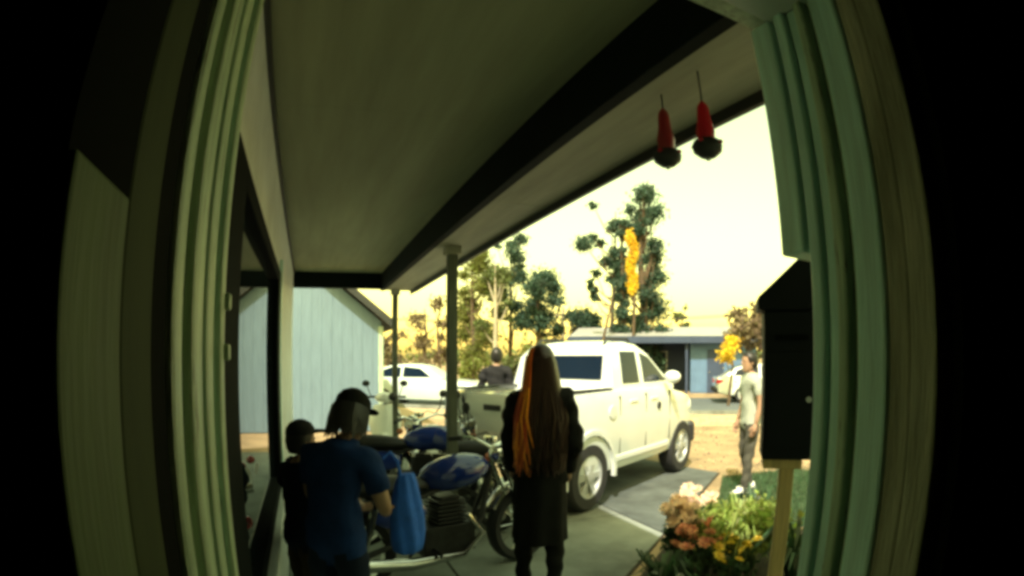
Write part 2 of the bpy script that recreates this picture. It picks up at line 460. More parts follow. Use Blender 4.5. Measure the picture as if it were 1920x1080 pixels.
for (py_, rr) in ((4.42, 0.042), (7.5, 0.038)):
    p = MB().box(1.205-rr, 1.205+rr, py_-rr, py_+rr, 0.03, SZ+0.011).build('porch_post', M['post'], house, bevel=0.006)
    MB().box(1.205-rr*1.6, 1.205+rr*1.6, py_-rr*1.6, py_+rr*1.6, SZ-0.06, SZ+0.008).build('post_cap', M['soffit'], p, bevel=0.004)
    MB().box(1.205-rr*1.6, 1.205+rr*1.6, py_-rr*1.6, py_+rr*1.6, 0.023, 0.14).build('post_base', M['post'], p, bevel=0.004)
# main roof over the rest of the house (it shades the yard near the door)
MB().prism([(-7.2,3.2),(-7.2,3.3),(-3.6,4.6),(-0.28,3.3),(-0.28,3.2)], -3.0, PY, 'y').build('wing_roof', M['roofing'], house)
MB().box(-7.0, PX-0.21, 0.6, PY, 0, 3.2).build('wing_wall', M['wall'], house)
MB().prism([(-2.6,3.05),(0.95,3.05),(0.95,3.15),(-0.8,4.0),(-2.6,3.15)], 1.5, 9.3, 'x').build('main_roof', M['roofing'], house)

# ------------------------------------------------------------------ teal neighbour building
tb = empty('teal_building', (0,12,0), 0, 'teal boarded outbuilding with a dark sloping roof edge beyond the porch', 'building')
RX, RZ = 1.90, 2.42           # eave tip
sl = 0.80
ridge = -2.2
def roofz(x): return RZ + (RX - x)*sl if x > ridge else RZ + (RX - ridge)*sl - (ridge - x)*sl
MB().box(-6.0, 1.62, 0.03, 5.0, 0, 2.3).build('wall', M['teal'], tb)
MB().prism([(-6.0,2.301),(1.62,2.301),(1.62,roofz(1.62)-0.2),(ridge,roofz(ridge)-0.2),(-6.0,roofz(-6.0)-0.2)], 0.031, 4.9, 'y').build('gable', M['teal'], tb)
x = -6.0
while x < 1.60:
    x1 = min(x + 0.232, 1.62)
    zt0, zt1 = roofz(x)-0.16, roofz(x1)-0.16
    MB().prism([(x,0.02),(x1-0.003,0.02),(x1-0.003,zt1),(x,zt0)], 0.0 - random.uniform(0,0.006), 0.03, 'y').build('wall_board', M['teal'], tb, bevel=0.002, seg=1)
    x += 0.232
MB().prism([(RX,RZ-0.1),(ridge,roofz(ridge)-0.1),(-6.4,roofz(-6.4)-0.1),(-6.4,roofz(-6.4)),(ridge,roofz(ridge)),(RX,RZ)], -0.35, 5.3, 'y').build('roof', M['roofing'], tb)
MB().prism([(RX+0.01,RZ-0.16),(ridge,roofz(ridge)-0.16),(ridge,roofz(ridge)+0.02),(RX+0.01,RZ+0.03)], -0.385, -0.352, 'y').build('bargeboard', M['barge'], tb)
MB().box(1.55, 1.66, -0.03, -0.006, 0.02, 2.38).build('corner_board', M['casing'], tb, bevel=0.004)

# ------------------------------------------------------------------ vehicles
def wheel(parent, x, y, r, wdt, side):
    wl = MB()
    wl.lathe([(r*0.62,-wdt/2),(r*0.9,-wdt/2),(r*0.985,-wdt*0.36),(r,-wdt*0.15),(r,wdt*0.15),(r*0.985,wdt*0.36),(r*0.9,wdt/2),(r*0.62,wdt/2),(r*0.60,wdt*0.1),(r*0.60,-wdt*0.1),(r*0.62,-wdt/2)], (0,0,0), 28, 'y', False)
    e = wl.build('wheel', M['tyre'], parent, smooth=True)
    e.location = (x, y, r)
    rm = MB()
    s = side
    rm.lathe([(r*0.64, s*wdt*0.2),(r*0.64, s*wdt*0.47),(r*0.58, s*wdt*0.47),(r*0.55, s*wdt*0.25),(r*0.02, s*wdt*0.18)], (0,0,0), 24, 'y', False)
    for k in range(6):
        a = 2*PI*k/6
        rm.obox((math.cos(a)*r*0.32, s*wdt*0.34, math.sin(a)*r*0.32), (r*0.56, wdt*0.12, r*0.17), (0,-a,0))
    rm.lathe([(r*0.16, s*wdt*0.2),(r*0.16, s*wdt*0.46),(r*0.05, s*wdt*0.48)], (0,0,0), 14, 'y')
    rm.build('rim', M['rim'], e, smooth=True)
    return e

def car(name, label, loc, heading, paint, L, W, prof_low, green, wheels, wr, belt, tumble, panes, group=None, cat='car', bed=None):
    """x forward from the rear axle; prof_low: [(x, z_bottom, z_top, half width)], green: [(x, z_top)] roof line"""
    root = empty(name, loc, heading, label, cat, group)
    b = MB()
    rings = []
    for (x, z0, z1, hw) in prof_low:
        r = []
        zs = [z0, z0+0.04, z0+0.22*(z1-z0), z0+0.55*(z1-z0), z0+0.86*(z1-z0), z1-0.02, z1]
        ws = [0.86, 0.95, 0.985, 1.0, 0.985, 0.95, 0.86]
        r += [(x, -hw*a, z) for z, a in zip(zs, ws)]
        r += [(x, hw*a, z) for z, a in zip(reversed(zs), reversed(ws))]
        rings.append(r)
    b.loft(rings)
    body = b.build('body', paint, root, smooth=True)
    # wheel arches
    cut = MB()
    for wx in wheels:
        for sg in (-1, 1):
            cut.lathe([(wr*1.20, sg*(W/2-0.34)), (wr*1.20, sg*(W/2+0.2))], (wx, 0, wr), 28, 'y')
    if bed:
        cut.box(bed[0], bed[1], -bed[2], bed[2], bed[3], 2.0)
    co = cut.build('cutter', paint)
    md = body.modifiers.new('b', 'BOOLEAN'); md.object = co; md.operation = 'DIFFERENCE'; md.solver = 'EXACT'
    dg = bpy.context.evaluated_depsgraph_get()
    me = bpy.data.meshes.new_from_object(body.evaluated_get(dg))
    body.modifiers.clear()
    if len(me.polygons) > 20:
        body.data = me
        me.set_sharp_from_angle(angle=R(35))
    bpy.data.objects.remove(co, do_unlink=True)
    # greenhouse
    g = MB()
    rr = []
    for (x, zt, tin) in green:
        hw0 = W/2*0.93
        hw1 = hw0 - (zt-belt)*tumble
        zb = belt - 0.06
        rr.append([(x,-hw0,zb),(x,-(hw0+(hw1-hw0)*0.5),zb+(zt-zb)*0.5),(x,-hw1*1.0,zt-0.06 if zt-belt>.1 else zt-.01),(x,-hw1*0.9,zt-0.012),(x,-hw1*0.5,zt+0.008),(x,hw1*0.5,zt+0.008),(x,hw1*0.9,zt-0.012),(x,hw1,zt-0.06 if zt-belt>.1 else zt-.01),(x,(hw0+(hw1-hw0)*0.5),zb+(zt-zb)*0.5),(x,hw0,zb)])
    g.loft(rr)
    g.build('cabin', paint, root, smooth=True)
    hw0 = W/2*0.93
    def side_y(z, sg):
        return sg*(hw0 - max(0, (z-belt+0.06))*tumble*1.0 + 0.012)
    for sg in (-1, 1):
        for poly in panes:
            pm = MB()
            out = [(px, side_y(pz, sg), pz) for px, pz in poly]
            inn = [(px, side_y(pz, sg)-sg*0.03, pz) for px, pz in poly]
            n = len(poly)
            pm.add(out+inn, [tuple(range(n)), tuple(range(2*n-1,n-1,-1))]+[(k,n+k,n+(k+1)%n,(k+1)%n) for k in range(n)])
            pm.build('window', M['car_glass'], root, bevel=0.006)
    for wx in wheels:
        for sg in (-1, 1):
            wheel(root, wx, sg*(W/2-0.12), wr, 0.23, sg)
    return root

# white SUV, x forward from rear axle
WB_ = 2.45
suv_head = R(27)
fx, fy = math.cos(suv_head), math.sin(suv_head)
suvW = 1.64
rw = Vector((2.83, 4.82))
cx, cy = rw.x - fy*(suvW/2-0.0), rw.y + fx*(suvW/2-0.0)
suv = car('pickup_truck', 'white double-cab pickup truck parked on the drive beside the porch', (cx, cy, 0.022), suv_head, M['white_paint'], 4.8, suvW,
    [(-0.66,0.58,1.20,0.70),(-0.63,0.46,1.27,0.79),(-0.35,0.40,1.29,0.815),(0.55,0.34,1.30,0.82),(1.7,0.34,1.28,0.82),(2.05,0.36,1.25,0.815),(2.5,0.38,1.18,0.80),(2.86,0.42,1.10,0.77),(3.04,0.48,0.98,0.71),(3.10,0.58,0.86,0.66)],
    [(0.545,1.34,0),(0.60,1.72,0),(0.74,1.82,0),(1.05,1.86,0),(1.35,1.83,0),(1.55,1.76,0),(1.85,1.55,0),(2.2,1.29,0)],
    (0, WB_), 0.385, 1.28, 0.20,
    [[(0.78,1.35),(1.20,1.35),(1.20,1.73),(0.82,1.73)], [(1.33,1.35),(1.98,1.35),(1.86,1.44),(1.55,1.66),(1.33,1.72)]], cat='pickup', bed=(-0.56,0.50,0.62,0.80))
for sg in (-1, 1):
    for (hx) in (0.84, 1.40):
        MB().box(hx, hx+0.20, sg*(suvW/2-0.012)-0.012, sg*(suvW/2-0.012)+0.028, 1.12, 1.16).build('door_handle', M['white_paint'], suv, bevel=0.008)
    MB().ell((1.86, sg*(suvW/2+0.08), 1.40), (0.07,0.12,0.085)).build('wing_mirror', M['white_paint'], suv, smooth=True)
    MB().box(0.48, 1.96, sg*(suvW/2-0.02)-0.02, sg*(suvW/2-0.02)+0.035, 0.47, 0.54).build('side_moulding', M['white_paint'], suv, bevel=0.01)
    for dx_ in (0.60, 1.26, 1.98):
        MB().box(dx_, dx_+0.012, sg*(suvW/2-0.015)-0.01, sg*(suvW/2-0.015)+0.012, 0.56, 1.22).build('door_seam', M['trim'], suv)
    MB().obox((-0.61, sg*0.70, 1.08), (0.08,0.12,0.28), (0,0.1,0)).build('tail_light', M['lamp_red'], suv, bevel=0.02)
    MB().ell((2.95, sg*0.56, 0.86), (0.14,0.16,0.09)).build('headlight', M['lamp_clear'], suv, smooth=True)
    MB().tube([(0.72,sg*0.50,1.78),(0.80,sg*0.50,1.88),(1.3,sg*0.50,1.89),(1.42,sg*0.50,1.80)], 0.018, 8).build('roof_rail', M['trim'], suv, smooth=True)
    MB().obox((2.92, sg*0.70, 0.55), (0.34,0.18,0.30), (0,0,-sg*0.5)).build('bumper_corner', M['trim'], suv, bevel=0.04)
for sg in (-1, 1):
    MB().box(-0.60, 0.53, sg*0.715-0.045, sg*0.715+0.045, 1.292, 1.312).build('bed_rail_cap', M['trim'], suv, bevel=0.006)
    rg_ = []
    for k in range(15):
        a_ = R(-8 + 196*k/14)
        for_y = sg*(suvW/2)
        rg_.append([(math.cos(a_)*r_, for_y + dy_, 0.385 + math.sin(a_)*r_) for r_, dy_ in ((0.455,-0.02),(0.455,0.022),(0.50,0.018),(0.505,-0.02))])
    MB().loft(rg_).build('wheel_arch_flare', M['white_paint'], suv, smooth=True)
MB().obox((-0.685,0,0.80), (0.012,0.32,0.16)).build('number_plate', M['white_trim'], suv, bevel=0.004)
MB().box(-0.675,-0.655,-0.12,0.12,1.10,1.16).build('tailgate_handle', M['trim'], suv, bevel=0.006)
MB().lathe([(0.001,-0.001),(0.075,0.0),(0.08,0.006),(0.08,0.012)], (0.42, -suvW/2-0.010, 1.05), 20, 'y').build('fuel_cap', M['white_paint'], suv)
MB().box(-0.76,-0.60,-0.74,0.74,0.42,0.64).build('rear_bumper', M['trim'], suv, bevel=0.05)
MB().box(2.96,3.14,-0.66,0.66,0.36,0.62).build('front_bumper', M['trim'], suv, bevel=0.05)
MB().prism([(0.540,1.40),(0.578,1.68),(0.61,1.68),(0.57,1.40)], -0.58, 0.58, 'y').build('rear_window', M['car_glass'], suv)
MB().prism([(2.15,1.345),(1.58,1.765),(1.55,1.735),(2.11,1.32)], -0.57, 0.57, 'y').build('windscreen', M['car_glass'], suv)
MB().lathe([(0.001,-0.001),(0.045,0.0),(0.05,0.004),(0.05,0.010)], (1.62, -suvW/2-0.012, 1.04), 18, 'y').build('door_badge', M['trim'], suv)

def sedan(name, label, loc, head, paint, cat='car'):
    c = car(name, label, loc, head, paint, 4.4, 1.74,
        [(-0.98,0.50,0.86,0.74),(-0.93,0.36,0.93,0.84),(-0.4,0.26,0.95,0.865),(0.8,0.22,0.93,0.87),(2.0,0.22,0.92,0.87),(2.9,0.26,0.86,0.85),(3.25,0.34,0.76,0.80),(3.36,0.45,0.66,0.72)],
        [(-0.75,0.95,0),(-0.25,1.28,0),(0.2,1.41,0),(0.9,1.44,0),(1.3,1.38,0),(1.75,1.15,0),(2.1,0.95,0)],
        (0, 2.6), 0.32, 0.94, 0.28,
        [[(-0.40,1.0),(0.62,1.0),(0.62,1.34),(0.20,1.33),(-0.20,1.20)], [(0.72,1.0),(1.80,1.0),(1.34,1.30),(0.72,1.36)]])
    for sg in (-1, 1):
        MB().ell((3.18, sg*0.62, 0.66), (0.12,0.16,0.08)).build('headlight', M['lamp_clear'], c, smooth=True)
        MB().obox((-0.86, sg*0.66, 0.78), (0.26,0.36,0.17)).build('tail_light', M['lamp_red'], c, bevel=0.02)
    MB().box(-1.05,-0.88,-0.80,0.80,0.36,0.56).build('rear_bumper', M['trim'], c, bevel=0.04)
    return c
rh = math.atan2(-0.6, 0.8)
sedan('pale_car', 'pale mint car on the road between the two porch posts', (3.05, 19.0, 0.01), rh, M['pale_paint'])
sedan('white_car', 'white car with red tail light on the road behind the pale-shirted person', (15.1, 14.5, 0.01), rh, M['white_paint'])
sedan('dark_car', 'dark navy car parked under the blue carport roof', (14.0, 19.6, 0.0), R(215), M['navy_paint'])

# ------------------------------------------------------------------ motorcycle and scooter
def motorcycle(loc, head):
    m = empty('motorcycle', loc, head, 'dark motorcycle with blue tank and round chrome headlight standing side-on before the nearer porch post', 'motorcycle')
    def tyre(x, r):
        wl = MB()
        wl.lathe([(r*0.74,-0.05),(r*0.9,-0.06),(r,-0.025),(r,0.025),(r*0.9,0.06),(r*0.74,0.05),(r*0.74,-0.05)], (0,0,0), 28, 'y', False)
        o = wl.build('wheel', M['tyre'], m, smooth=True); o.location = (x,0,r)
        q = MB()
        q.lathe([(r*0.75,-0.03),(r*0.70,-0.03),(r*0.70,0.03),(r*0.75,0.03),(r*0.75,-0.03)], (0,0,0), 28, 'y', False)
        for k in range(10):
            a = 2*PI*k/10
            q.tube([(0,0,0),(math.cos(a)*r*0.72,0,math.sin(a)*r*0.72)], 0.006, 5)
        q.lathe([(0.045,-0.07),(0.045,0.07)], (0,0,0), 14, 'y')
        q.build('rim', M['chrome'], o, smooth=True)
    tyre(0.0, 0.31); tyre(1.42, 0.32)
    fr = MB()
    fr.tube([(0.0,0.09,0.31),(0.45,0.10,0.42),(0.75,0.11,0.28),(1.0,0.06,0.45),(1.12,0,0.80)], 0.022)
    fr.tube([(0.0,-0.09,0.31),(0.45,-0.10,0.42),(0.75,-0.11,0.28),(1.0,-0.06,0.45),(1.12,0,0.80)], 0.022)
    fr.tube([(-0.25,0.08,0.72),(0.45,0.08,0.68),(1.1,0.0,0.82)], 0.02)
    fr.tube([(-0.25,-0.08,0.72),(0.45,-0.08,0.68),(1.1,0.0,0.82)], 0.02)
    fr.build('frame', M['trim'], m, smooth=True)
    for sg in (-1,1):
        MB().tube([(1.42,sg*0.085,0.32),(1.18,sg*0.085,0.90)], [0.030,0.022]).build('fork', M['chrome'], m, smooth=True)
        MB().tube([(0.0,sg*0.13,0.31),(0.12,sg*0.12,0.66)], 0.03).build('shock_absorber', M['chrome'], m, smooth=True)
        MB().tube([(1.14,sg*0.24,1.02),(1.12,sg*0.30,1.10),(1.12,sg*0.33,1.22)], 0.007, 6).ell((1.12,sg*0.35,1.25),(0.02,0.055,0.045)).build('mirror', M['trim'], m, smooth=True)
        MB().ell((1.23,sg*0.18,0.86),(0.035,0.035,0.035)).build('indicator', M['petal_orange'], m, smooth=True)
    hb = MB(); hb.tube([(1.02,-0.38,1.00),(1.10,-0.24,1.03),(1.15,0,0.96),(1.10,0.24,1.03),(1.02,0.38,1.00)], 0.014)
    hb.build('handlebar', M['chrome'], m, smooth=True)
    for sg in (-1,1):
        MB().tube([(1.05,sg*0.30,1.015),(1.00,sg*0.42,0.995)], 0.02).build('grip', M['trim'], m, smooth=True)
    MB().ell((0.80,0,0.82),(0.30,0.15,0.13),(0,-0.12,0)).build('fuel_tank', M['blue_tank'], m, smooth=True)
    MB().ell((0.22,0,0.78),(0.40,0.14,0.075),(0,0.05,0)).build('seat', M['trim'], m, smooth=True)
    for sg in (-1,1):
        MB().ell((0.30,sg*0.13,0.60),(0.20,0.03,0.10)).build('side_cover', M['blue_tank'], m, smooth=True)
    e = MB(); e.box(0.48,0.90,-0.13,0.13,0.24,0.46)
    for k in range(6): e.box(0.60,0.84,-0.11,0.11,0.47+k*0.03,0.487+k*0.03)
    e.box(0.64,0.80,-0.08,0.08,0.46,0.66)
    e.build('engine', M['engine'], m, bevel=0.008)
    ex = MB(); ex.tube([(0.84,-0.12,0.52),(0.95,-0.14,0.36),(0.78,-0.16,0.23),(0.35,-0.17,0.24),(-0.35,-0.18,0.34)], [0.022,0.022,0.024,0.045,0.05], 12)
    ex.build('exhaust', M['chrome'], m, smooth=True)
    hl = MB(); hl.lathe([(0.02,-0.12),(0.07,-0.09),(0.095,0.0),(0.10,0.02),(0.09,0.025)], (1.24,0,0.92), 20, 'x')
    h_ = hl.build('headlight', M['chrome'], m, smooth=True)
    MB().lathe([(0.086,0.0),(0.06,0.022),(0.01,0.03)], (1.262,0,0.92), 20, 'x').build('lens', M['lamp_clear'], h_, smooth=True)
    def fender(cx, r, a0, a1):
        rg = []
        for k in range(9):
            a = R(a0 + (a1-a0)*k/8)
            c_, s_ = math.cos(a), math.sin(a)
            rg.append([(cx+c_*r, -0.075, 0.32+s_*r),(cx+c_*(r+0.03), -0.04, 0.32+s_*(r+0.03)),(cx+c_*(r+0.03), 0.04, 0.32+s_*(r+0.03)),(cx+c_*r, 0.075, 0.32+s_*r)])
        return MB().loft(rg).build('fender', M['chrome'], m, smooth=True)
    fender(1.42, 0.35, 20, 150); fender(0.0, 0.35, 40, 175)
    MB().ell((-0.36,0,0.60),(0.05,0.07,0.045)).build('tail_light', M['lamp_red'], m, smooth=True)
    MB().tube([(0.55,0.12,0.28),(0.50,0.30,0.0)], 0.012).build('side_stand', M['trim'], m, smooth=True)
    for sg in (-1,1):
        MB().tube([(1.05,sg*0.28,1.01),(1.22,sg*0.20,1.06),(1.27,sg*0.10,0.98),(1.12,sg*0.05,0.80),(0.85,sg*0.10,0.62)], 0.005, 5).build('cable', M['trim'], m, smooth=True)
        MB().tube([(0.55,sg*0.13,0.30),(0.55,sg*0.24,0.29)], 0.016, 8).build('foot_peg', M['trim'], m, smooth=True)
    MB().lathe([(0.05,0.0),(0.055,0.03),(0.05,0.04)], (1.12,0.0,1.02), 16).build('gauge', M['chrome'], m, smooth=True)
    MB().obox((-0.42,0,0.50), (0.012,0.17,0.11), (0,-0.25,0)).build('number_plate', M['white_trim'], m, bevel=0.003)
    return m
mc = motorcycle((0.25, 3.50, 0.022), R(15))
mc2 = copy_tree(mc)
mc2.location = (0.45, 5.55, 0.022)
mc2.rotation_euler = (0, 0, R(-12))
mc2['label'] = 'second motorcycle, farther back, between the two porch posts'
mc3 = copy_tree(mc)
mc3.location = (1.68, 4.66, 0.022)
mc3.rotation_euler = (0, 0, R(117))
mc3['label'] = 'motorcycle parked right behind the tailgate of the white pickup'
for q_ in (mc, mc2, mc3): q_['group'] = 'motorcycles parked on the porch'

def scooter(loc, head):
    m = empty('scooter', loc, head, 'white scooter parked at the far end of the porch in front of the teal building', 'scooter')
    for x, r in ((0.0,0.24),(1.2,0.24)):
        wl = MB(); wl.lathe([(r*0.6,-0.05),(r*0.9,-0.06),(r,-0.03),(r,0.03),(r*0.9,0.06),(r*0.6,0.05)], (0,0,0), 24, 'y')
        o = wl.build('wheel', M['tyre'], m, smooth=True); o.location = (x,0,r)
        MB().lathe([(r*0.62,-0.035),(r*0.2,-0.05),(r*0.2,0.05),(r*0.62,0.035)], (0,0,0), 20, 'y').build('rim', M['rim'], o, smooth=True)
    rg = []
    for z, hw, xf in ((0.30,0.15,1.02),(0.45,0.22,1.00),(0.62,0.26,0.97),(0.80,0.24,0.93),(0.92,0.16,0.90)):
        rg.append([(xf-0.06,-hw,z),(xf+0.03,-hw*0.7,z),(xf+0.09,0,z),(xf+0.03,hw*0.7,z),(xf-0.06,hw,z),(xf-0.04,0,z)])
    MB().loft(rg).build('leg_shield', M['scooter_white'], m, smooth=True)
    MB().ell((1.2,0,0.38),(0.25,0.10,0.13)).build('front_fender', M['scooter_white'], m, smooth=True)
    MB().tube([(1.2,0.09,0.24),(1.0,0.05,0.5),(0.88,0,1.02)], 0.025).build('steering_column', M['trim'], m, smooth=True)
    MB().ell((0.92,0,1.03),(0.11,0.16,0.085)).build('handlebar_cowl', M['scooter_white'], m, smooth=True)
    MB().tube([(0.78,-0.33,1.03),(0.88,-0.16,1.04),(0.88,0.16,1.04),(0.78,0.33,1.03)], 0.018).build('handlebar', M['trim'], m, smooth=True)
    for sg in (-1,1):
        MB().tube([(0.85,sg*0.22,1.04),(0.85,sg*0.28,1.20)], 0.008,6).ell((0.85,sg*0.30,1.25),(0.02,0.065,0.05)).build('mirror', M['trim'], m, smooth=True)
    MB().lathe([(0.075,0.0),(0.07,0.02),(0.02,0.035)], (1.01,0,1.02), 18, 'x').build('headlight', M['lamp_clear'], m, smooth=True)
    MB().box(0.35,0.95,-0.17,0.17,0.24,0.32).build('footboard', M['trim'], m, bevel=0.02)
    MB().ell((0.0,0,0.55),(0.42,0.19,0.23)).build('rear_body', M['scooter_white'], m, smooth=True)
    MB().ell((0.02,0,0.79),(0.42,0.15,0.07)).build('seat', M['trim'], m, smooth=True)
    MB().ell((-0.42,0,0.60),(0.04,0.10,0.06)).build('tail_light', M['lamp_red'], m, smooth=True)
    MB().tube([(0.3,0.1,0.26),(0.25,0.24,0.0)], 0.012).build('side_stand', M['trim'], m, smooth=True)
    return m
scooter((1.30, 9.2, 0.022), R(-98))

# ------------------------------------------------------------------ people
def skin(V, E, rad, sub=2):
    me = bpy.data.meshes.new('s')
    me.from_pydata(V, E, [])
    o = bpy.data.objects.new('s', me)
    COL.objects.link(o)
    md = o.modifiers.new('k', 'SKIN')
    md.use_smooth_shade = True
    for i, sv in enumerate(me.skin_vertices[0].data):
        r = rad[i]
        sv.radius = r if hasattr(r, '__len__') else (r, r)
        sv.use_root = (i == 0)
    sb = o.modifiers.new('u', 'SUBSURF'); sb.levels = sub; sb.render_levels = sub
    bpy.context.view_layer.update()
    dg = bpy.context.evaluated_depsgraph_get()
    out = bpy.data.meshes.new_from_object(o.evaluated_get(dg))
    bpy.data.objects.remove(o, do_unlink=True)
    return out

BASE = dict(pelvis=(0,0,0.94), spine=(0,0,1.12), chest=(0,0.01,1.32), neck=(0,0,1.45), head0=(0,0.005,1.52),
    lsh=(-0.175,0,1.395), lel=(-0.235,-0.02,1.12), lwr=(-0.245,0.05,0.88), rsh=(0.175,0,1.395), rel=(0.235,-0.02,1.12), rwr=(0.245,0.05,0.88),
    lhip=(-0.09,0,0.88), lkn=(-0.10,0.015,0.49), lan=(-0.105,-0.02,0.08), rhip=(0.09,0,0.88), rkn=(0.10,0.015,0.49), ran=(0.105,-0.02,0.08))
def limb_hand(mb, wr, el, sg):
    wr, el = Vector(wr), Vector(el)
    d = (wr - el).normalized()
    side = Vector((0,1,0)) - d*d.y
    side = side.normalized()
    nrm = d.cross(side)
    mb.tube([wr - d*0.01, wr + d*0.03, wr + d*0.07, wr + d*0.09], [0.024,0.033,0.036,0.030], 8)
    for k, ln in enumerate((0.068, 0.078, 0.073, 0.058)):
        b0 = wr + d*0.085 + side*(0.027 - k*0.018)
        p1 = b0 + d*ln*0.5 - nrm*sg*0.006
        p2 = b0 + d*ln*0.92 - nrm*sg*0.024
        mb.tube([b0 - d*0.015, p1, p2], [0.0095,0.009,0.007], 6)
    t0 = wr + d*0.035 + side*0.028
    mb.tube([t0, t0 + d*0.03 + side*0.026, t0 + d*0.060 + side*0.032 - nrm*sg*0.008], [0.012,0.010,0.008], 6)

def person(label, loc, yaw, scale=1.0, pose=None, top='cloth_black', sleeve='short', bottom='cloth_black', style='trousers', shoes='shoe_dark', hair='short', hairm='hair_dark', head_turn=0.0, head_nod=0.0, cap=None, width=1.0, name='person'):
    J = dict(BASE)
    if pose: J.update(pose)
    for k in J: J[k] = (J[k][0]*width, J[k][1], J[k][2])
    root = empty(name, loc, yaw, label, 'person')
    root.scale = (scale, scale, scale)
    sk = 'skin_a'
    names = ['pelvis','spine','chest','neck','head0','lsh','lel','lwr','rsh','rel','rwr','lhip','lkn','lan','rhip','rkn','ran']
    rad = dict(pelvis=(0.135,0.105), spine=(0.118,0.092), chest=(0.145,0.105), neck=0.058, head0=0.052, lsh=0.062, lel=0.042, lwr=0.028, rsh=0.062, rel=0.042, rwr=0.028, lhip=0.088, lkn=0.057, lan=0.038, rhip=0.088, rkn=0.057, ran=0.038)
    ed = [('pelvis','spine'),('spine','chest'),('chest','neck'),('neck','head0'),('chest','lsh'),('lsh','lel'),('lel','lwr'),('chest','rsh'),('rsh','rel'),('rel','rwr'),('pelvis','lhip'),('lhip','lkn'),('lkn','lan'),('pelvis','rhip'),('rhip','rkn'),('rkn','ran')]
    def grow(keep, extra, mul=1.0, cut=None):
        ns = [n for n in names if n in keep]
        V = [J[n] for n in ns]
        if cut:
            for n, (a, f) in cut.items():
                V[ns.index(n)] = tuple(Vector(J[a]).lerp(Vector(J[n]), f))
        rr = []
        for n in ns:
            r = rad[n]
            rr.append(tuple(q*mul+extra for q in r) if hasattr(r,'__len__') else r*mul+extra)
        E = [(ns.index(a), ns.index(c)) for a, c in ed if a in ns and c in ns]
        return skin(V, E, rr)
    body = MB()
    base = grow(names, 0.0)
    body.mesh(base)
    # head with face
    hc = Vector(J['head0']) + Vector((0, 0.02 + 0.05*math.sin(head_nod), 0.095))
    hm = Euler((-head_nod, 0, head_turn)).to_matrix()
    def H(p): return hc + hm @ Vector(p)
    rings = []
    for (z, rx, ry, oy) in ((-0.125,0.028,0.030,0.045),(-0.105,0.050,0.058,0.028),(-0.07,0.064,0.080,0.012),(-0.03,0.071,0.092,0.004),(0.01,0.076,0.098,0.0),(0.05,0.076,0.098,-0.004),(0.085,0.064,0.083,-0.006),(0.11,0.040,0.052,-0.008),(0.12,0.012,0.016,-0.008)):
        rings.append([H((rx*math.cos(2*PI*k/16), oy+ry*math.sin(2*PI*k/16), z)) for k in range(16)])
    body.loft(rings)
    body.loft([[H((dx*q, 0.088+dy, zz)) for dx, dy in ((-1,0),(0,0.6*h),(1,0),(0,-0.02))] for q, h, zz in ((0.006,0.012,0.022),(0.010,0.03,-0.005),(0.016,0.045,-0.022),(0.010,0.008,-0.032))])
    for sg in (-1, 1):
        body.ell(H((sg*0.078, -0.006, -0.005)), (0.010,0.020,0.032))
    body.loft([[H((0.024*math.cos(a), 0.083+0.010*math.sin(a)+0.004, -0.062+0.007*math.sin(2*a)*0 + zz)) for a in (0,1.05,2.1,PI,4.2,5.2)] for zz in (-0.008,0.0,0.008)])
    limb_hand(body, J['lwr'], J['lel'], -1)
    limb_hand(body, J['rwr'], J['rel'], 1)
    bo = body.build('body', M[sk], root, smooth=True)
    for sg in (-1, 1):
        MB().ell(H((sg*0.031, 0.086, 0.008)), (0.013,0.008,0.007)).build('eye', M['shoe_dark'], bo, smooth=True)
    segs = [(Vector(J[p]), Vector(J[q]), p, q) for p, q in ed]
    def bone(c):
        best = None
        for p, q, a_, b_ in segs:
            d = q - p
            t = max(0.0, min(1.0, (c-p).dot(d)/d.length_squared))
            r_ = rad[b_]; r_ = r_[0] if hasattr(r_, '__len__') else r_
            dist = (c - (p + d*t)).length / max(0.05, r_)
            if best is None or dist < best[0]: best = (dist, a_, b_, t)
        return best[1:]
    def cloth(pick, off, name, m_):
        bm = bmesh.new()
        bm.from_mesh(base)
        bmesh.ops.recalc_face_normals(bm, faces=bm.faces)
        bm.normal_update()
        dead = [f for f in bm.faces if not pick(f.calc_center_median(), *bone(f.calc_center_median()))]
        nr = {v.index: (v.co.copy(), v.normal.copy()) for v in bm.verts}
        lay = bm.verts.layers.int.new('i')
        for v in bm.verts: v[lay] = v.index
        bmesh.ops.delete(bm, geom=dead, context='FACES')
        for v in bm.verts:
            co, n_ = nr[v[lay]]
            fold = 0.7*math.sin(co.z*38 + co.x*17) * math.sin(co.z*13 + co.y*31 + co.x*9)
            v.co = co + n_*off*(1 + fold)
        rim = [e_ for e_ in bm.edges if e_.is_boundary]
        r_ = bmesh.ops.extrude_edge_only(bm, edges=rim)
        for v in r_['geom']:
            if isinstance(v, bmesh.types.BMVert):
                co, n_ = nr[v[lay]]
                v.co = co - n_*0.004
        me = bpy.data.meshes.new(name)
        bm.to_mesh(me); bm.free()
        o = MB().mesh(me).build(name, M[m_], root, smooth=True)
        return o
    pz = J['pelvis'][2]
    def pick_top(c, a_, b_, t):
        if b_ in ('spine','chest','lsh','rsh'): return True
        if b_ == 'neck': return t < 0.62
        if b_ in ('lel','rel'): return t < (0.62 if sleeve == 'short' else 2)
        if b_ in ('lwr','rwr'): return sleeve == 'long' and t < 0.93
        if b_ in ('lhip','rhip'): return c.z > pz - 0.07
        return False
    def pick_bot(c, a_, b_, t):
        if b_ in ('lhip','rhip','lkn','rkn'): return True
        if b_ in ('lan','ran'): return t < 0.97
        return b_ == 'spine' and t < 0.35
    cloth(pick_top, 0.017 if sleeve == 'short' else 0.022, 'shirt', top)
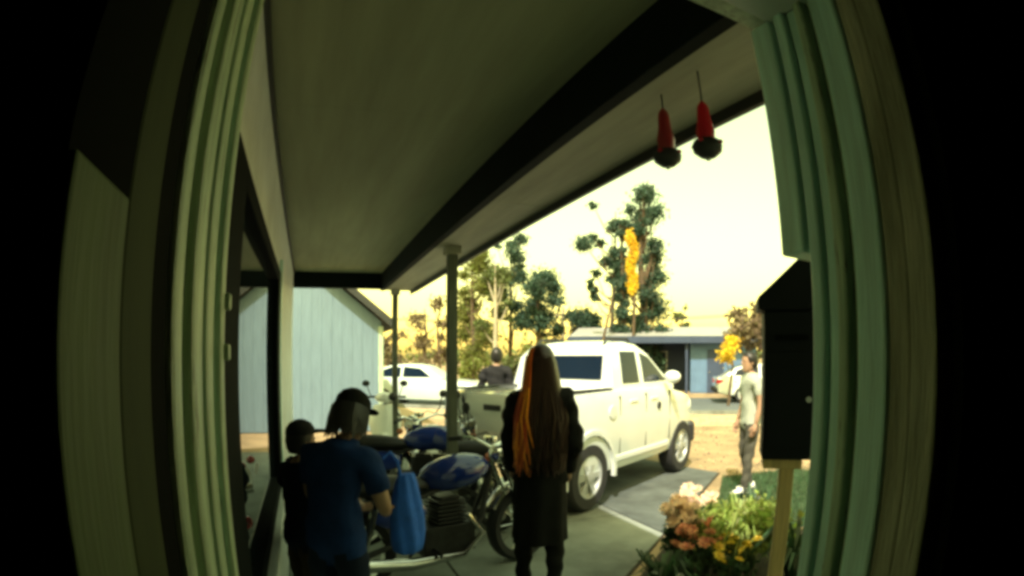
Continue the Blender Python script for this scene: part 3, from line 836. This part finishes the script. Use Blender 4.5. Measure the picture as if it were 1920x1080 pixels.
    if style in ('trousers', 'skirt'):
        cloth(pick_bot, 0.013, 'trousers', bottom)
    if style == 'skirt':
        rg = []
        p = Vector(J['pelvis'])
        for i, (z, rx, ry) in enumerate(((0.16,0.142,0.112),(0.06,0.158,0.13),(-0.08,0.17,0.145),(-0.22,0.175,0.15),(-0.36,0.175,0.155),(-0.48,0.18,0.16))):
            n = 36
            rg.append([p + Vector(((rx + 0.014*i/5*math.sin(7*2*PI*k/n + i*0.2))*math.cos(2*PI*k/n), (ry + 0.014*i/5*math.sin(7*2*PI*k/n + i*0.2))*math.sin(2*PI*k/n), z)) for k in range(n)])
        MB().loft(rg).build('skirt', M[bottom], root, smooth=True)
    for a in ('lan', 'ran'):
        x, y, z = J[a]
        sh = MB()
        fz = z - 0.08
        sh.loft([[(x + wx*math.cos(2*PI*k/12), y + yy, fz + 0.002 + max(0, hz*(0.5+0.5*math.sin(2*PI*k/12)))) for k in range(12)] for yy, wx, hz in ((-0.075,0.022,0.06),(-0.06,0.038,0.10),(-0.01,0.044,0.115),(0.05,0.046,0.085),(0.11,0.050,0.065),(0.16,0.044,0.052),(0.19,0.022,0.035))])
        sh.build('shoe', M[shoes], root, smooth=True)
    # hair
    hr = MB()
    n = 22
    rg = []
    for z, rx, ry, oy in ((-0.085,0.062,0.05,-0.045),(-0.05,0.082,0.082,-0.028),(0.0,0.089,0.098,-0.018),(0.04,0.090,0.106,-0.010),(0.075,0.080,0.098,-0.006),(0.105,0.058,0.072,-0.006),(0.127,0.026,0.034,-0.006),(0.132,0.004,0.004,-0.006)):
        ring = []
        for k in range(n):
            a = 2*PI*k/n
            yy = math.sin(a)
            lim = 0.062 if z < 0.05 else 0.2
            wob = 1 + 0.035*math.sin(5*a + z*60) + random.uniform(-0.02, 0.02)
            ring.append(H((rx*math.cos(a)*wob, oy + min(ry*yy*wob, lim if z >= 0.0 else 0.02), z)))
        rg.append(ring)
    hr.loft(rg)
    ho = hr.build('hair', M[hairm], root, smooth=True)
    if hair == 'long':
        st = MB(); st2 = MB()
        for i in range(300):
            a = random.uniform(-3.1, 0.0) if i % 3 else random.uniform(-0.75*PI, -0.25*PI)
            r0 = 0.086
            p0 = H((r0*math.cos(a)*0.7, -0.02 + 0.09*math.sin(a)*0.6, 0.095))
            p1 = H((r0*math.cos(a)*1.08, -0.02 + 0.105*math.sin(a), 0.01))
            p2 = H((0.12*math.cos(a)*1.0, -0.03 + 0.11*math.sin(a), -0.14))
            ln = random.uniform(0.36, 0.56)
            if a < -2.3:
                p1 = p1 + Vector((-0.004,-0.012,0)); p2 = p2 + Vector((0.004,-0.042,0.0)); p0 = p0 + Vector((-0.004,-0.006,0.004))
            p3 = p2 + Vector((0.035*math.cos(a) + random.uniform(-0.02,0.02), -0.05 + random.uniform(-0.025,0.02), -ln*0.5))
            p3b = p3 + Vector((random.uniform(-0.02,0.02), random.uniform(-0.025,0.02), -ln*0.25))
            p4 = p3 + Vector((random.uniform(-0.04,0.04) - 0.02*math.cos(a), random.uniform(-0.02,0.03), -ln*0.5))
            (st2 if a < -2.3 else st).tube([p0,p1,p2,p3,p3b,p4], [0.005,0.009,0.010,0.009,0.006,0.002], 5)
        st.build('hair_lock', M[hairm], ho, smooth=True)
        st2.build('painted_sun_edge', M['hair_sun_edge'], ho, smooth=True)  # left locks coloured bright in place of sun on them
    elif hair == 'bob':
        st = MB()
        for i in range(200):
            a = random.uniform(-1.15*PI, 0.15*PI)
            p0 = H((0.06*math.cos(a), -0.01 + 0.06*math.sin(a), 0.108))
            p1 = H((0.095*math.cos(a), -0.02 + 0.105*math.sin(a), 0.02))
            p2 = H((0.108*math.cos(a), -0.025 + 0.115*math.sin(a), -0.08 + random.uniform(-0.07,0.04)))
            st.tube([p0,p1,p2], [0.007,0.010,0.002], 5)
        st.build('hair_lock', M[hairm], ho, smooth=True)
    if cap:
        cp = MB()
        cp.loft([[H((rx*math.cos(2*PI*k/20), oy+ry*math.sin(2*PI*k/20), z)) for k in range(20)] for z, rx, ry, oy in ((0.045,0.096,0.112,-0.006),(0.085,0.090,0.105,-0.006),(0.12,0.066,0.078,-0.006),(0.142,0.028,0.034,-0.006),(0.146,0.004,0.004,-0.006))])
        co = cp.build('cap', M[cap], root, smooth=True)
        MB().loft([[H((0.085*math.cos(a)*q, 0.075 + 0.13*math.sin(a)*q2, 0.05+zz)) for a in [PI*j/10 for j in range(11)]] for q, q2, zz in ((1,1,0.0),(1,1,0.008))]).build('peak', M[cap], co, smooth=True)
    return root

# woman with long auburn hair, seen from behind, walking away
person('person all in black with long dark hair and a painted-in copper sunlit edge, before the white pickup', (1.42, 3.07, 0.024), R(-22), 1.0,
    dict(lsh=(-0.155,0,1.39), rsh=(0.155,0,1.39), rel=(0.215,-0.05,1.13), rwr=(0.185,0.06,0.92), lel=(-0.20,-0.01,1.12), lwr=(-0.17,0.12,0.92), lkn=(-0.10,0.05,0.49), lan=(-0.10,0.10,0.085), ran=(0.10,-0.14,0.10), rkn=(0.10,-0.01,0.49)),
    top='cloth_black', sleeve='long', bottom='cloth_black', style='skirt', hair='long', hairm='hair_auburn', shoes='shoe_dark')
# charcoal-clad person further back
person('person in charcoal jacket standing beyond the bed of the white pickup', (2.83, 7.75, 0.024), R(-30), 1.04,
    dict(lwr=(-0.16,0.18,1.02), lel=(-0.24,0.02,1.13)), top='cloth_grey', sleeve='long', bottom='cloth_brown', hair='short', shoes='shoe_dark')
# person in navy with dark cap
person('person in navy shirt and dark cap, head bowed, standing before the teal building', (0.09, 2.40, 0.024), R(-40), 0.89,
    dict(chest=(0,0.05,1.30), neck=(0,0.10,1.41), head0=(0,0.15,1.46), lsh=(-0.175,0.06,1.36), rsh=(0.175,0.06,1.36), lel=(-0.23,0.10,1.10), rel=(0.235,0.10,1.10), lwr=(-0.12,0.30,1.02), rwr=(0.12,0.30,1.02)),
    top='cloth_navy', sleeve='short', bottom='cloth_dnavy', hair='bob', cap='cloth_black', head_nod=0.35, width=1.05)
# child by the wall
person('small child in dark clothes standing against the porch wall', (-0.07, 2.80, 0.024), R(-60), 0.76,
    dict(rwr=(0.12,0.26,1.02), rel=(0.22,0.05,1.14), lwr=(-0.10,0.26,1.00), lel=(-0.22,0.05,1.14)), top='cloth_dnavy', sleeve='long', bottom='cloth_brown', hair='short', cap='cloth_grey', width=1.1)
# person by the letterbox, facing left, carrying a bag
person('person in pale shirt and grey trousers with white shoes standing on the grass', (4.95, 4.55, 0.012), R(70), 1.0,
    dict(lkn=(-0.10,0.05,0.49), lan=(-0.10,0.08,0.08), ran=(0.11,-0.10,0.08)),
    top='cloth_pale', sleeve='short', bottom='cloth_khaki', shoes='shoe_white', hair='short', cap=None)


# ------------------------------------------------------------------ trees and plants
def leaves(centers, n, size, squash=0.8):
    """leaf-sized bent quads scattered through ellipsoid clumps: centers = [(c, r)]"""
    v, f = [], []
    tot = sum(r[0]*r[1]*r[2] for c, r in centers) ** 1.0
    for c, r in centers:
        k = max(8, int(n * (r[0]*r[1]*r[2]) / tot))
        for _ in range(k):
            d = Vector((random.gauss(0,1), random.gauss(0,1), random.gauss(0,1))).normalized()
            q = min(1.25, abs(random.gauss(0.45, 0.34)))
            p = Vector((c[0] + d.x*r[0]*q, c[1] + d.y*r[1]*q, c[2] + d.z*r[2]*q))
            e = Euler((random.uniform(0,6.3), random.uniform(0,6.3), random.uniform(0,6.3))).to_matrix()
            s = size * random.uniform(0.5, 1.3)
            o = len(v)
            for a, b2, h in ((-0.5,0,0),(0,-0.28,0.1),(0.5,0,0),(0,0.28,0.1)):
                v.append(tuple(p + e @ Vector((a*s, b2*s*1.6*squash, h*s))))
            f.append((o,o+1,o+2,o+3))
    m_ = MB(); m_.v = v; m_.f = f
    return m_

def tree(name, label, loc, h, clumps, leafm, n, size, barkm='bark', r0=0.16, lean=(0,0), group=None, limbs=True):
    root = empty(name, loc, random.uniform(0,0.3), label, 'tree', group)
    t = MB()
    top = Vector((lean[0], lean[1], h))
    pts = [Vector((0,0,-0.05)), top*0.3 + Vector((random.uniform(-.1,.1),random.uniform(-.1,.1),0)), top*0.65 + Vector((random.uniform(-.15,.15),random.uniform(-.15,.15),0)), top]
    t.tube(pts, [r0*1.3, r0, r0*0.65, r0*0.2], 9)
    if limbs:
        for c, r in clumps:
            c = Vector(c)
            zb = max(0.25*h, c.z - 0.25*h*random.uniform(0.5,1.0))
            st = top * (zb/h)
            mid = (st + c)*0.5 + Vector((0,0,-0.08*h*random.random()))
            t.tube([st, mid, c], [r0*0.45, r0*0.3, r0*0.1], 6)
            for _ in range(3):
                t.tube([c, c + Vector((random.uniform(-1,1)*r[0], random.uniform(-1,1)*r[1], random.uniform(-.6,1)*r[2]))], [r0*0.1, r0*0.03], 4)
    t.build('trunk', M[barkm], root, smooth=True)
    leaves(clumps, n, size).build('crown', M[leafm], root)
    return root
def at(az, d):
    return (d*math.sin(R(az)), d*math.cos(R(az)), 0)
def clump_set(n, rad, z0, z1, cr, taper=0.0):
    out = []
    for i in range(n):
        z = z0 + (z1-z0)*(i+random.random())/n
        k = 1 - taper*(z-z0)/(z1-z0)
        a = random.uniform(0, 2*PI); q = rad*k*math.sqrt(random.random())
        s = cr*random.uniform(0.6,1.25)*max(0.45,k)
        out.append(((q*math.cos(a), q*math.sin(a), z), (s, s, s*random.uniform(0.6,0.9))))
    return out
# tall dark evergreen group right of centre
tree('evergreen_tree', 'tallest dark evergreen with a thick column of foliage against the sky', at(36.0,27), 10.2, clump_set(34,0.95,2.0,10.4,0.72,0.1), 'leaf_dark', 26000, 0.14, r0=0.2)
tree('evergreen_tree', 'thinner ragged tree with open crown just left of the tallest evergreen', at(31.8,27), 9.3, clump_set(14,1.3,5.0,9.4,0.45), 'leaf_dark', 6500, 0.15, r0=0.11, lean=(0.8,0))
tree('golden_tree', 'narrow golden yellow tree in front of the tallest evergreen', at(34.8,25), 7.3, [((random.uniform(-.12,.12), random.uniform(-.12,.12), 5.0+i*0.38), (random.uniform(.2,.3), random.uniform(.2,.3), random.uniform(.35,.5))) for i in range(7)], 'leaf_yellow', 6000, 0.11, r0=0.08)
tree('evergreen_tree', 'slender dark tree with leaning bare stem left of the golden tree', at(30.4,25), 5.0, clump_set(5,0.3,4.4,5.3,0.28), 'leaf_dark', 260, 0.24, r0=0.09, lean=(0.9,-0.6))
tree('evergreen_tree', 'dark green column of leaves directly left of the golden tree', at(33.6,26.5), 8.4, clump_set(16,0.4,2.2,8.6,0.45,0.3), 'leaf_dark', 9000, 0.15, r0=0.12)
# middle trees
tree('leafy_tree', 'yellow green leafy tree rising directly right of the nearer porch post', at(17.4,29), 7.0, clump_set(16,1.0,1.8,7.4,0.8), 'leaf_lime', 15000, 0.15, r0=0.15)
tree('bare_tree', 'sparse brown tree with thin trunk and few leaves above the long-haired person', at(21.6,30), 8.2, clump_set(16,0.9,3.6,8.6,0.5), 'leaf_dark', 6500, 0.15, r0=0.10)
tree('bare_tree', 'pale trunked tree with scant leaves beside the yellow green leafy tree', at(19.9,27), 6.4, clump_set(10,0.8,3.2,6.6,0.5), 'leaf_mid', 4500, 0.15, barkm='bark_pale', r0=0.13)
tree('leafy_tree', 'round dark green tree left of the pickup roof against the sky', at(24.6,28), 5.9, clump_set(14,1.2,2.6,6.0,0.7), 'leaf_dark', 12000, 0.15, r0=0.13)
tree('leafy_tree', 'low spreading green tree directly behind the pickup roof', at(28.0,30), 4.2, clump_set(12,1.5,1.8,4.2,0.7), 'leaf_dark', 10000, 0.15, r0=0.12)
tree('autumn_tree', 'russet tree behind the pale mint car between the porch posts', at(12.3,32), 4.6, clump_set(12,1.5,1.0,4.4,0.6), 'leaf_brown', 3600, 0.13, r0=0.12)
tree('autumn_tree', 'small russet tree at the corner of the teal building', at(9.0,24), 2.7, clump_set(8,0.5,0.5,2.6,0.45), 'leaf_brown', 800, 0.22, r0=0.08)
tree('autumn_tree', 'sparse russet tree close left of the nearer porch post', at(14.0,30), 5.0, clump_set(8,0.8,1.4,5.0,0.5), 'leaf_brown', 520, 0.24, r0=0.09)
tree('far_tree', 'small lone tree above the far end of the carport roof', at(40.0,45), 5.6, clump_set(6,0.5,3.4,5.8,0.6), 'leaf_mid', 400, 0.34, r0=0.12)
tree('brown_tree', 'dull brown bushy tree left of the black letterbox', at(47.0,21), 3.6, clump_set(14,1.2,2.1,3.5,0.6), 'leaf_brown', 2600, 0.22, r0=0.12)
tree('golden_bush', 'yellow bush below the dull brown tree', at(45.0,19), 2.2, clump_set(6,0.4,1.6,2.3,0.3), 'leaf_yellow', 900, 0.12, r0=0.05)
def bush(label, loc, r, h, leafm, n, size):
    root = empty('shrub', loc, 0, label, 'shrub', 'shrubs beyond the road')
    t = MB()
    for k in range(6):
        a = random.uniform(0,2*PI)
        t.tube([(0,0,-0.02),(0.3*r*math.cos(a),0.3*r*math.sin(a),h*0.4),(0.6*r*math.cos(a),0.6*r*math.sin(a),h*0.8)], [0.03,0.02,0.008], 5)
    t.build('stem', M['bark'], root)
    leaves([((random.uniform(-.6,.6)*r, random.uniform(-.6,.6)*r, h*random.uniform(0.3,0.75)), (r*0.5,r*0.5,h*0.3)) for _ in range(7)], n, size).build('foliage', M[leafm], root)
bush('lime green shrub below the yellow green leafy tree', at(17.6,27.5), 1.0, 2.0, 'leaf_lime', 900, 0.2)
bush('olive shrub left of the pickup roof, beyond the road', at(22.0,27.5), 1.2, 2.1, 'leaf_mid', 1100, 0.2)
bush('golden shrub directly above the head of the long-haired person', at(24.2,26.0), 0.8, 2.9, 'leaf_lime', 900, 0.2)
bush('dark shrub at the foot of the tallest evergreen', at(36.0,26.4), 1.2, 3.4, 'leaf_dark', 1200, 0.22)
bush('russet shrub seen between the two porch posts', at(11.5,27), 1.2, 1.7, 'leaf_brown', 700, 0.2)
# distant treeline that reads as one mass
cl = []
for i in range(200):
    a = -12 + 80*i/90
    p = at(a, random.uniform(95,110)); hh = random.uniform(2.2,4.0)
    cl.append(((p[0],p[1],hh*0.5), (3.2,3.2,hh*0.6)))
tag(leaves(cl, 6000, 1.1).build('far_woods', M['leaf_mid']), 'low line of far trees along the horizon', 'trees', kind='stuff')

# lawn patch and flower bed
sheet('lawn', [(3.35,3.5),(4.6,3.1),(7.0,3.2),(6.6,5.1),(5.3,5.35)], 0.010, M['grass_base'])
gv = MB()
from mathutils.geometry import intersect_point_tri_2d
def in_poly(p, poly):
    c = False
    for i in range(len(poly)):
        (x1,y1),(x2,y2) = poly[i], poly[i-1]
        if (y1 > p[1]) != (y2 > p[1]) and p[0] < (x2-x1)*(p[1]-y1)/(y2-y1)+x1: c = not c
    return c
lp = [(3.35,3.5),(4.6,3.1),(7.0,3.2),(6.6,5.1),(5.3,5.35)]
for _ in range(16000):
    p = (random.uniform(3.3,7.0), random.uniform(3.1,5.4))
    if not in_poly(p, lp): continue
    a = random.uniform(0,2*PI); hgt = random.uniform(0.03,0.10); wd = 0.006
    lx, ly = random.uniform(-.03,.03), random.uniform(-.03,.03)
    gv.add([(p[0]-wd*math.cos(a),p[1]-wd*math.sin(a),0.01),(p[0]+wd*math.cos(a),p[1]+wd*math.sin(a),0.01),(p[0]+lx,p[1]+ly,hgt)], [(0,1,2)])
tag(gv.build('grass', M['grass']), 'short green grass under the white shoes', 'grass', kind='stuff')
pb = MB()
for _ in range(2600):
    q = random.random()
    px_, py_ = random.uniform(3.0,12.5), random.uniform(4.0,13.0)
    if px_*0.6+py_*0.8 > 15.6 or in_poly((px_,py_), [(2.0,0.5),(3.2,3.7),(5.6,5.6),(4.6,9.7),(0,9.7)]) or in_poly((px_,py_), lp): continue
    r_ = random.uniform(0.008,0.03)
    e_ = Euler((random.uniform(0,3),random.uniform(0,3),random.uniform(0,3))).to_matrix()
    pb.add([Vector((px_,py_,r_*0.4)) + e_ @ (Vector(d_)*r_*random.uniform(0.7,1.2)) for d_ in ((1,0,0),(-1,0,0),(0,1,0),(0,-1,0),(0,0,1),(0,0,-1))],
           [(0,2,4),(2,1,4),(1,3,4),(3,0,4),(2,0,5),(1,2,5),(3,1,5),(0,3,5)])
tag(pb.build('gravel', M['pebble']), 'loose pebbles scattered over the tan yard', 'gravel', kind='stuff')
sheet('flower_bed', [(2.36,1.2),(3.6,1.2),(4.4,3.05),(3.32,3.62),(2.95,3.62),(2.2,3.05)], 0.014, M['mulch'])

def tuft(name, label, loc, n, h, spread, m_, wd=0.012, cat='plant'):
    t = MB()
    for _ in range(n):
        a = random.uniform(0,2*PI); L = h*random.uniform(0.6,1.15); out = spread*random.uniform(0.3,1.0)
        d = Vector((math.cos(a),math.sin(a),0)); sd_ = Vector((-math.sin(a),math.cos(a),0))
        b0 = d*0.05*random.random()
        pts = [b0, b0+d*out*0.25+Vector((0,0,L*0.6)), b0+d*out*0.65+Vector((0,0,L*0.95)), b0+d*out+Vector((0,0,L*0.72))]
        ws = [wd*0.7, wd, wd*0.8, wd*0.1]
        vv = []
        for p, q in zip(pts, ws): vv += [p-sd_*q, p+sd_*q]
        t.add(vv, [(0,1,3,2),(2,3,5,4),(4,5,7,6)])
    root = empty(name, loc, 0, label, cat)
    t.build('leaf_blades', M[m_], root)
    return root
def flowers(label, loc, n, h, spread, petalm, leafm='blade_dark', fr=0.03):
    root = empty('flowering_plant', loc, 0, label, 'flowers')
    st = MB(); lf = []
    for _ in range(n):
        a = random.uniform(0,2*PI); q = spread*math.sqrt(random.random())
        tip = Vector((q*math.cos(a), q*math.sin(a), h*random.uniform(0.7,1.1)))
        st.tube([tip*0.15*Vector((1,1,0)).length/1.5 if False else Vector((tip.x*0.3,tip.y*0.3,0)), Vector((tip.x*0.7,tip.y*0.7,tip.z*0.6)), tip], [0.006,0.005,0.003], 4)
        fl = MB(); r = fr*random.uniform(0.75,1.3); tl = Euler((random.uniform(-.9,.9),random.uniform(-.9,.9),0)).to_matrix()
        for ring, k_, up in ((1.0,8,0.15),(0.65,6,0.5)):
            for k in range(k_):
                b_ = 2*PI*(k+random.random()*0.3)/k_
                d = Vector((math.cos(b_),math.sin(b_),0)); sd_ = Vector((-math.sin(b_),math.cos(b_),0))
                vv = [d*0.003, d*r*ring*0.6+sd_*r*0.32+Vector((0,0,up*r*0.5)), d*r*ring+Vector((0,0,up*r)), d*r*ring*0.6-sd_*r*0.32+Vector((0,0,up*r*0.5))]
                fl.add([tip + tl @ q_ for q_ in vv], [(0,1,2,3)])
        fl.build('bloom', M[petalm], root)
        lf.append(((tip.x*0.8, tip.y*0.8, tip.z*0.55), (spread*0.35,spread*0.35,h*0.3)))
    st.build('stem', M[leafm], root)
    leaves(lf, n*26, 0.06).build('foliage', M[leafm], root)
    return root
og = tuft('ornamental_grass', 'large rounded chartreuse plant beside the wooden post', (3.06,2.84,0.014), 600, 0.50, 0.46, 'blade', 0.010)
leaves([((random.uniform(-.3,.3), random.uniform(-.3,.3), random.uniform(.2,.46)), (0.26,0.26,0.18)) for _ in range(14)], 4200, 0.06).build('foliage', M['blade'], og)
tuft('strap_leaf_plant', 'dark green strap-leaved plant between the rounded chartreuse plant and wooden post', (3.12,2.28,0.014), 60, 0.50, 0.42, 'blade_dark', 0.022)
tuft('strap_leaf_plant', 'low dark green plant at the left end of the flower bed', (2.25,2.78,0.014), 60, 0.30, 0.28, 'blade_dark', 0.016)
tuft('strap_leaf_plant', 'dark grassy plant behind the rounded chartreuse plant', (3.45,3.05,0.014), 120, 0.52, 0.40, 'blade_dark', 0.012)
flowers('cream and peach flowers left of the rounded chartreuse plant', (2.74,3.12,0.014), 34, 0.56, 0.22, 'petal_cream', fr=0.062)
flowers('coral flowers below the cream and peach ones', (2.58,2.82,0.014), 20, 0.42, 0.18, 'petal_orange', fr=0.048)
flowers('yellow flowers at the foot of the rounded chartreuse plant', (2.76,2.56,0.014), 18, 0.36, 0.20, 'petal_yellow', fr=0.046)
flowers('white flowers at the left end of the flower bed near the drive', (2.16,2.62,0.014), 10, 0.22, 0.14, 'petal_white', fr=0.028)
flowers('white flowers behind the cream and peach ones', (2.78,3.22,0.014), 8, 0.46, 0.12, 'petal_white', fr=0.034)


# ------------------------------------------------------------------ letterbox, feeders, bag, far buildings
lb = empty('letterbox', (1.70,1.365,0.0), R(-45), 'tall black box with a sloping lid on a pale wooden post beside the door frame', 'letterbox')
MB().box(-0.095,0.125,-0.05,0.12,1.285,1.86).build('box_body', M['box_black'], lb, bevel=0.008)
MB().prism([(-0.118,1.861),(0.145,1.861),(0.145,2.10),(0.10,2.10),(-0.118,1.91)], -0.066, 0.136, 'y').build('lid', M['box_black'], lb, bevel=0.006)
MB().box(-0.080,0.110,-0.058,-0.052,1.34,1.70).build('door', M['box_black'], lb, bevel=0.002)
MB().lathe([(0.004,-0.062),(0.012,-0.062),(0.012,-0.057)], (0.085,0,1.52), 12, 'y').build('lock', M['rim'], lb)
MB().box(-0.05,0.08,-0.062,-0.053,1.745,1.765).build('slot', M['seal'], lb)
MB().box(-0.012,0.048,0.0,0.06,0.0,1.284).build('post', M['wood_post'], lb, bevel=0.006)
MB().box(-0.085,0.075,-0.03,0.10,1.245,1.283).build('shelf_bracket', M['wood_post'], lb, bevel=0.004)

def feeder(label, loc, body_m, h, r, wl=0.0):
    root = empty('bird_feeder', loc, 0, label, 'bird feeder', 'feeders hanging under the porch edge')
    x = 0
    MB().tube([(0,0,wl),(0,0,-0.07)], 0.0035, 6).build('hanging_wire', M['wire'], root, smooth=True)
    MB().lathe([(0.006,-0.06),(r*0.45,-0.075),(r*0.55,-0.09),(r*0.62,-0.09-h*0.35),(r*0.85,-0.09-h*0.7),(r*0.75,-0.09-h)], (0,0,0), 18).build('bottle', M[body_m], root, smooth=True)
    z = -0.09-h
    MB().lathe([(r*0.4,z+0.004),(r*1.15,z-0.004),(r*1.35,z-0.020),(r*1.25,z-0.040),(r*0.7,z-0.058),(r*0.2,z-0.064)], (0,0,0), 20).build('base', M['trim'], root, smooth=True)
    MB().lathe([(r*0.25,z-0.062),(r*0.2,z-0.07)], (0,0,0), 12).build('nozzle', M['rim'], root)
    for k in range(4):
        a = k*PI/2 + 0.4
        MB().ell((r*1.25*math.cos(a), r*1.25*math.sin(a), z-0.014), (0.010,0.010,0.008)).build('feeding_port', M['red_glass'], root, smooth=True)
    return root
def fpos(az, x, wl): return (x, x/math.tan(R(az)), SZ+0.012-wl)
feeder('dark maroon bird feeder with round black base, left of the two hanging', fpos(39.3,1.16,0.0), 'maroon', 0.14, 0.039)
feeder('bright red bird feeder with round black base, right of the two hanging', fpos(43.9,1.16,0.06), 'red_glass', 0.114, 0.038, 0.06)

# blue cloth bag on the porch beside the navy-shirted person
bg_ = empty('cloth_bag', (0.47,2.62,0.024), R(20), 'bright blue cloth bag hanging at the side of the navy-shirted person', 'bag')
rg = []
for z, rx, ry in ((0.64,0.03,0.02),(0.645,0.06,0.04),(0.66,0.08,0.055),(0.70,0.093,0.066),(0.76,0.098,0.07),(0.83,0.095,0.066),(0.90,0.088,0.06),(0.96,0.076,0.05),(1.02,0.062,0.04),(1.07,0.045,0.02)):
    rg.append([(rx*math.cos(2*PI*k/48)*(1+0.05*math.sin(5*2*PI*k/48+z*20)), ry*math.sin(2*PI*k/48)*(1+0.10*math.sin(7*2*PI*k/48+z*9)), z) for k in range(48)])
MB().loft(rg).build('pouch', M['cloth_blue'], bg_, smooth=True)
MB().tube([(-0.03,0,1.05),(-0.05,0,1.14),(-0.09,0,1.19),(-0.13,0,1.16)], 0.008, 6).build('strap', M['cloth_blue'], bg_, smooth=True)

# blue house with carport across the road
bh = empty('blue_house', at(38.2,25.5), R(-38.2), 'low blue house with pale metal roof and dark open carport across the road', 'house')
MB().box(-4.2,1.2,2.2,5.5,0,2.5).build('carport_back_wall', M['navy_wall'], bh)
MB().box(1.2,4.4,0.0,5.5,0,2.5).build('wall', M['blue_wall'], bh)
for k in range(13):
    MB().box(1.2+k*0.245, 1.2+k*0.245+0.235, -0.022, -0.001, 0.05, 2.42).build('wall_board', M['blue_wall'], bh)
MB().prism([(-0.6,2.50),(6.0,2.50),(6.0,2.60),(2.7,3.25),(-0.6,2.62)], -4.6, 4.8, 'x').build('roof', M['metal_roof'], bh)
MB().box(-4.62,4.82,-0.66,-0.605,2.34,2.66).build('fascia', M['navy_wall'], bh)
for px_ in (-4.2,-1.6,1.0):
    MB().box(px_-0.06,px_+0.06,-0.4,-0.28,0,2.5).build('carport_post', M['navy_wall'], bh, bevel=0.01)
for (x0_,x1_) in ((-3.4,-2.3),(-0.9,0.1)):
    wd_ = MB().box(x0_,x1_,2.15,2.199,1.0,2.0).build('window', M['white_trim'], bh)
    MB().box(x0_+0.07,x1_-0.07,2.13,2.149,1.07,1.93).build('pane', M['car_glass'], wd_)
dr_ = MB().box(2.0,2.8,-0.05,-0.023,0.02,2.05).build('door', M['navy_wall'], bh)
MB().ell((2.1,-0.07,1.0),(0.03,0.03,0.03)).build('door_knob', M['chrome'], dr_)
# utility pole with wires behind the SUV
up_ = empty('utility_pole', at(27.2,34), R(-27), 'wooden utility pole with crossarm and wires behind the pickup', 'utility pole')
MB().tube([(0,0,0),(0,0,4.9)], [0.12,0.09], 10).build('pole', M['bark_pale'], up_, smooth=True)
MB().box(-0.8,0.8,-0.06,0.06,4.3,4.42).build('crossarm', M['bark_pale'], up_)
for x_ in (-0.7,0.7):
    MB().tube([(x_,0,4.45),(x_*1.2-6,1,4.0),(x_*1.2-16,2,4.6)], 0.02, 5).build('wire', M['wire'], up_)
    MB().tube([(x_,0,4.45),(x_*1.2+6,-1,4.0),(x_*1.2+16,-2,4.6)], 0.02, 5).build('wire', M['wire'], up_)
